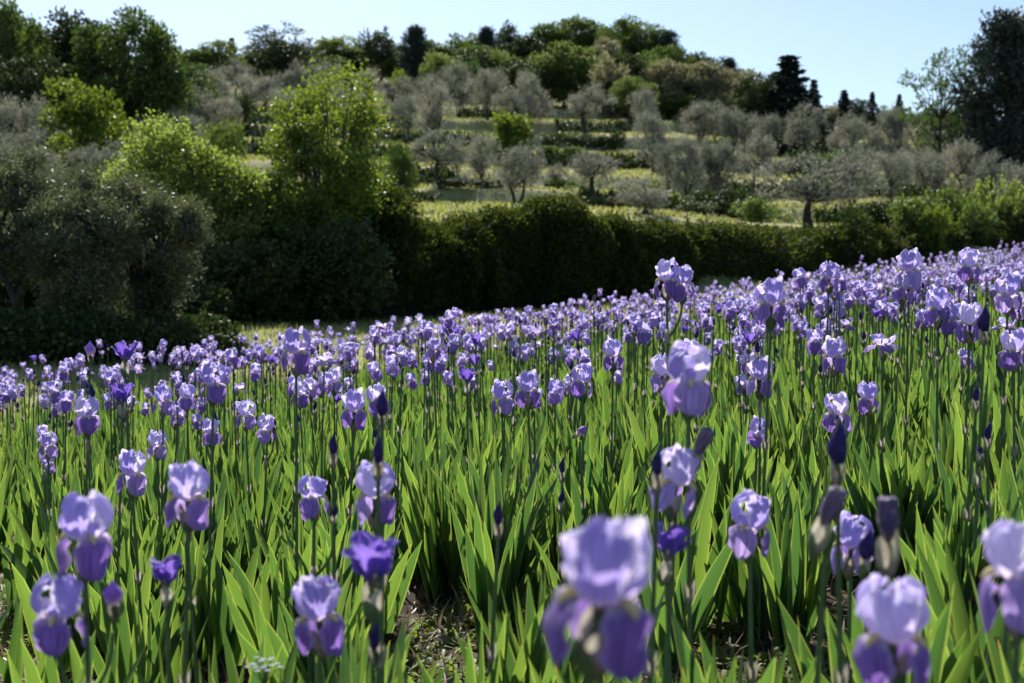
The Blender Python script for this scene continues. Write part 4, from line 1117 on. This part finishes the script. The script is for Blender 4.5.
# shrubs on the hillside and along the banks
SH = [
 (402, 140, 46, 36, 'mid', 'round', "dense bright round shrub beside the right flank of the tall bright tree"),
 (508, 112, 64, 62, 'bright', 'round', "bright green leafy tree in front of the grey olives in the middle"),
 (82, 80, 58, 84, 'bright', 'round', "bright yellow-green bushy tree below the dark trees at the upper left"),
 (118, 120, 60, 40, 'bright', 'bush', "small yellow-green bush at the right foot of the upper left bright tree"),
 (560, 132, 86, 40, 'dark', 'bush', "dark shrub, first of three under the grass ledge"),
 (590, 134, 86, 40, 'dark', 'bush', "dark shrub, second of three under the grass ledge"),
 (614, 131, 86, 28, 'dark', 'bush', "round dark shrub ending the row under the grass ledge"),
 (574, 148, 80, 40, 'mid', 'bush', "low green shrub on the bank under the three dark ones"),
 (545, 150, 79, 30, 'mid', 'bush', "small scrub left of the bank under the grass ledge"),
 (656, 148, 80, 40, 'dark', 'bush', "dark scrub right of the grass ledge shrubs"),
 (718, 136, 72, 30, 'dark', 'bush', "round dark bush between two olives right of the middle"),
 (700, 190, 57, 60, 'dark', 'bush', "dark bank scrub, left of two, under the right olives"),
 (740, 188, 57, 60, 'dark', 'bush', "dark bank scrub, right of two, under the right olives"),
 (690, 200, 52, 50, 'dark', 'bush', "low dark scrub behind the clipped end of the hedge"),
 (486, 186, 57, 50, 'dark', 'bush', "dark scrub under the bright leafy tree, before the hedge"),
 (450, 186, 56, 50, 'dark', 'bush', "dark scrub at the foot of the middle left olive"),
 (420, 190, 54, 40, 'dark', 'bush', "dark scrub left of the middle left olive foot"),
 (600, 196, 55, 46, 'dark', 'bush', "dark scrub below the spreading middle olive"),
 (800, 150, 80, 40, 'dark', 'bush', "dark scrub at the foot of the lone forked olive"),
 (836, 150, 78, 44, 'mid', 'bush', "green scrub on the right ledge below the skyline firs"),
 (760, 196, 54, 50, 'mid', 'bush', "green scrub left of the big leaning olive"),
 (875, 198, 52, 50, 'dark', 'bush', "dark scrub right of the big leaning olive"),
 (905, 196, 50, 56, 'mid', 'bush', "light green bushy shrub on the right bank"),
 (948, 188, 54, 60, 'mid', 'bush', "wide green shrub on the right bank, next to the light one"),
 (1000, 178, 56, 66, 'pale', 'bush', "pale green shrub at the right end of the bank"),
 (1030, 190, 56, 60, 'mid', 'bush', "green shrub cut by the right edge above the hedge"),
 (848, 206, 48, 40, 'mid', 'bush', "small green shrub rising over the hedge by the big olive"),
 (975, 200, 52, 44, 'mid', 'bush', "leafy shrub between the wide and the pale one on the bank"),
 (930, 205, 49, 40, 'bright', 'bush', "little sunlit shrub at the hedge top on the right"),
 (560, 178, 60, 36, 'mid', 'bush', "thin green scrub beside the slight bare olive"),
 (380, 160, 52, 40, 'mid', 'bush', "green scrub behind the tall bright tree's right side"),
 (225, 120, 66, 40, 'mid', 'bush', "green bush between the two near bright trees"),
 (244, 92, 88, 22, 'dark', 'bush', "dark round bush on the left slope below the ridge"),
 (290, 108, 76, 44, 'mid', 'bush', "green bush on the left slope behind the tall bright tree"),
 (475, 60, 112, 24, 'mid', 'bush', "small rounded bush below the ridge trees"),
 (398, 70, 108, 24, 'bright', 'bush', "light bush among the highest olives"),
 (14, 160, 34, 60, 'bright', 'bush', "yellow-green bush behind the near olive at the left edge"),
 (130, 180, 32, 50, 'bright', 'bush', "yellow-green bush between the two near olives"),
]
for k, (px, top, D, wp, m, kind, label) in enumerate(SH):
    nm = 'shrub' if kind == 'bush' else 'broadleaf_tree'
    put_tree(nm, label, 'shrub' if kind == 'bush' else 'tree', kind, m, px, top, D, wp, 'shrubs on the terraced hillside', i=k, minh=.5)

# the near trees, each with a mesh of its own
def near_tree(name, label, cat_, px, top, D, wpx, material, seed, th, **kw):
    x = (px - 512) / F * D; g = gz(x, D); h = ray(px, top, D)[2] - g
    wd, cr = make_tree(seed, h, wpx * D / F, th, **kw)
    t = thing(name, label, cat_, (x, D, g), 0)
    link('trunk', mesh('trunk', wd, [M_BARK]), t); link('crown', mesh('crown', cr, [material]), t)
ol = dict(tr=.15, nlobe=75, nspray=72, nleaf=10, LL=.075, LW=.018, lobe=.105, spray=.30, up=.75, multi=3, shape='bush', irr=.42)
near_tree('olive_tree', "big dark near olive at the left edge, sunlight sparkling in it", 'olive tree', 22, 150, 17.6, 150, M_OLIVE_N, 61, .3, **dict(ol, nlobe=70))
near_tree('olive_tree', "middle near olive, between the left-edge one and the leaning one", 'olive tree', 88, 172, 16.8, 120, M_OLIVE_N, 64, .3, **dict(ol, nlobe=56))
near_tree('olive_tree', "smaller near olive leaning beside the big left-edge one", 'olive tree', 155, 184, 17.6, 118, M_OLIVE_N, 62, .3, **dict(ol, nlobe=60))
near_tree('olive_tree', "near olive mostly beyond the left edge", 'olive tree', -75, 170, 18.5, 150, M_OLIVE_N, 63, .3, **dict(ol, nlobe=50))
br = dict(tr=.12, nlobe=100, nspray=50, nleaf=7, LL=.088, LW=.062, lobe=.15, spray=.40, up=.6, irr=.5)
near_tree('broadleaf_tree', "tall bright green tree, the tallest near one, catching the sun on its crown", 'tree', 322, 76, 27.0, 142, M_BRIGHT, 79, .4, **dict(br, nlobe=110, nspray=40, lobe=.125, spray=.5, irr=.6))
near_tree('broadleaf_tree', "broad yellow-green sunlit tree between the near olives and the tall bright tree", 'tree', 206, 124, 25.5, 180, M_LIME, 72, .4, **dict(br, nlobe=100, multi=2))
near_tree('broadleaf_tree', "lower bright tree filling the gap between the two sunlit ones", 'tree', 262, 176, 26.0, 90, M_BRIGHT, 73, .4, **dict(br, nlobe=50))
near_tree('shrub', "dark green bushy mass at the right foot of the tall bright tree", 'shrub', 375, 190, 28.0, 100, M_HEDGE, 74, .1, tr=.06, nlobe=40, nspray=90, nleaf=8, LL=.10, LW=.07, lobe=.3, spray=.3, up=.5, shape='bush', multi=3)
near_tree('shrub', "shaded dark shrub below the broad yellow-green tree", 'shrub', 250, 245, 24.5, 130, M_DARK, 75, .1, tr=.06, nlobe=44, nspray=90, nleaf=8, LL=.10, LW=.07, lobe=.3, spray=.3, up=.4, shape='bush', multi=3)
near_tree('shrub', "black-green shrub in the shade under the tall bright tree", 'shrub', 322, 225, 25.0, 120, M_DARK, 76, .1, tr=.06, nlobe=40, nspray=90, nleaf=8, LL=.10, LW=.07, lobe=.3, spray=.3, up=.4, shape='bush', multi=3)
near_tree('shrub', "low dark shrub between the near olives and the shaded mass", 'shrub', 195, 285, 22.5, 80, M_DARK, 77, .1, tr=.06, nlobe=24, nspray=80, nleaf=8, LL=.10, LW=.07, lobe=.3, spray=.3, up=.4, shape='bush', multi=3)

# ------------------------------------------------------------------ hedges: thick bramble masses following the foot of the hill
def hedge(name, label, pts, thick, seed, nleaf, leaf=.10, hm=None):
    """pts: (px, D, top row)"""
    P = []
    for px, D, top in pts:
        x = (px - 512) / F * D; P.append((x, D, ray(px, top, D)[2]))
    P = np.array(P); s = np.concatenate([[0], np.cumsum(np.linalg.norm(np.diff(P[:, :2], axis=0), axis=1))]); L = s[-1]
    rs = RS(seed)
    def surf(S, A):
        """S along, A angle 0 (front foot) .. pi (back foot)"""
        x = np.interp(S, s, P[:, 0]); y = np.interp(S, s, P[:, 1]); zt = np.interp(S, s, P[:, 2])
        dx = np.interp(S + .2, s, P[:, 0]) - np.interp(S - .2, s, P[:, 0]); dy = np.interp(S + .2, s, P[:, 1]) - np.interp(S - .2, s, P[:, 1])
        n = np.sqrt(dx ** 2 + dy ** 2) + 1e-9; nx, ny = dy / n, -dx / n            # towards the camera
        bulge = 1 + .8 * fnoise(S * .45 + seed, A * 1.6, 3) + .6 * fnoise(S * 1.6, A * 4 + seed, 2)
        gb = ground(x, y)
        hgt = np.maximum(.4, (zt - gb)) * (1 + .42 * fnoise(S * .8 + 3, np.full_like(S, seed), 3)) 
        off = np.cos(A) * thick * bulge; up = np.sin(A) ** .55
        X = x + nx * off; Y = y + ny * off
        return X, Y, ground(X, Y) * (1 - up) + (gb + hgt) * up * 1.0 + .18 * fnoise(S * 1.6, A * 3, 2) * up, nx * np.cos(A), ny * np.cos(A)
    nS = int(L / .35); nA = 16
    Sg, Ag = np.meshgrid(np.linspace(0, L, nS), np.linspace(0, np.pi, nA), indexing='ij')
    X, Y, Z, _, _ = surf(Sg, Ag)
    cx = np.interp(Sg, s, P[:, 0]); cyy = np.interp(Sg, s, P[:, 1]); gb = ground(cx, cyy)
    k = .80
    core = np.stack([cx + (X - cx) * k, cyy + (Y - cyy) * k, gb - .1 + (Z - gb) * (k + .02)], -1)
    Sr = rs.uniform(0, L, nleaf); Ar = np.clip(np.pi * rs.rand(nleaf) ** 1.35, .02, 3.12)
    X, Y, Z, nx, ny = surf(Sr, Ar)
    q = rs.uniform(.80, 1.06, nleaf)
    bx = np.interp(Sr, s, P[:, 0]); by = np.interp(Sr, s, P[:, 1]); g0 = ground(bx, by)
    pos = np.stack([bx + (X - bx) * q, by + (Y - by) * q, g0 + (Z - g0) * q], -1) + rs.normal(0, .05, (nleaf, 3))
    dr = np.stack([nx, ny, np.sin(Ar) * .8 + .25], -1)
    lv = leaves_at(pos, dr, leaf, leaf * .72, rs)
    # loose shoots over the top
    ns = int(L * 9); S2 = rs.uniform(0, L, ns); A2 = rs.uniform(.9, 2.2, ns); X, Y, Z, nx, ny = surf(S2, A2)
    st = np.stack([X, Y, Z], -1); d = np.stack([nx * .7 + rs.normal(0, .4, ns), ny * .7 + rs.normal(0, .4, ns), np.ones(ns) * .9], -1); d /= np.linalg.norm(d, axis=1, keepdims=True)
    tt = rs.rand(ns, 9); ln = rs.uniform(.15, .5, ns)
    pp = (st[:, None] + d[:, None] * (tt * ln[:, None])[..., None] + rs.normal(0, .03, (ns, 9, 3))).reshape(-1, 3)
    sh = leaves_at(pp, np.repeat(d, 9, 0), leaf, leaf * .6, rs)
    t = thing(name, label, 'hedge', (float(P[len(P) // 2, 0]), float(P[len(P) // 2, 1]), 0))
    ox = -np.array([P[len(P) // 2, 0], P[len(P) // 2, 1], 0])
    link('inner_twigs', mesh('inner_twigs', tf(grid(core, uvgrid(nS, nA)), None, ox), [M_CORE]), t)  # solid core added behind the foliage to block light and look dark
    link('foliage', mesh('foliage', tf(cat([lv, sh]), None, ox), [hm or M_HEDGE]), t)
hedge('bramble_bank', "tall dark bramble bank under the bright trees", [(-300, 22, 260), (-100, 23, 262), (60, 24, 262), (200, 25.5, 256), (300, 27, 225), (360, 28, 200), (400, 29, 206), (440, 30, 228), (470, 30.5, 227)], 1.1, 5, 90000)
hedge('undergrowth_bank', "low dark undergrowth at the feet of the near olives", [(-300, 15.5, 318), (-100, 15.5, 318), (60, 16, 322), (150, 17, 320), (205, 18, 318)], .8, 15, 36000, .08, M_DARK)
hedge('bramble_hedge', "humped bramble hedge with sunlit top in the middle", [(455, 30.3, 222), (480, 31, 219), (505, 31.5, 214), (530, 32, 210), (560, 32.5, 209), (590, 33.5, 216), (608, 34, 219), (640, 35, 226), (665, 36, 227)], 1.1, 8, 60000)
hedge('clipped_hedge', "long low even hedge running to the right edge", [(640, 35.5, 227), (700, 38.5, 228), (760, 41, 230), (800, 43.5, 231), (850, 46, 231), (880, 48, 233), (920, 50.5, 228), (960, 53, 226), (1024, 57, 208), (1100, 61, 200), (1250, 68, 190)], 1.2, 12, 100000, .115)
for o in bpy.data.objects:
    if o.type == 'MESH' and o.name.startswith('inner_twigs'): pass
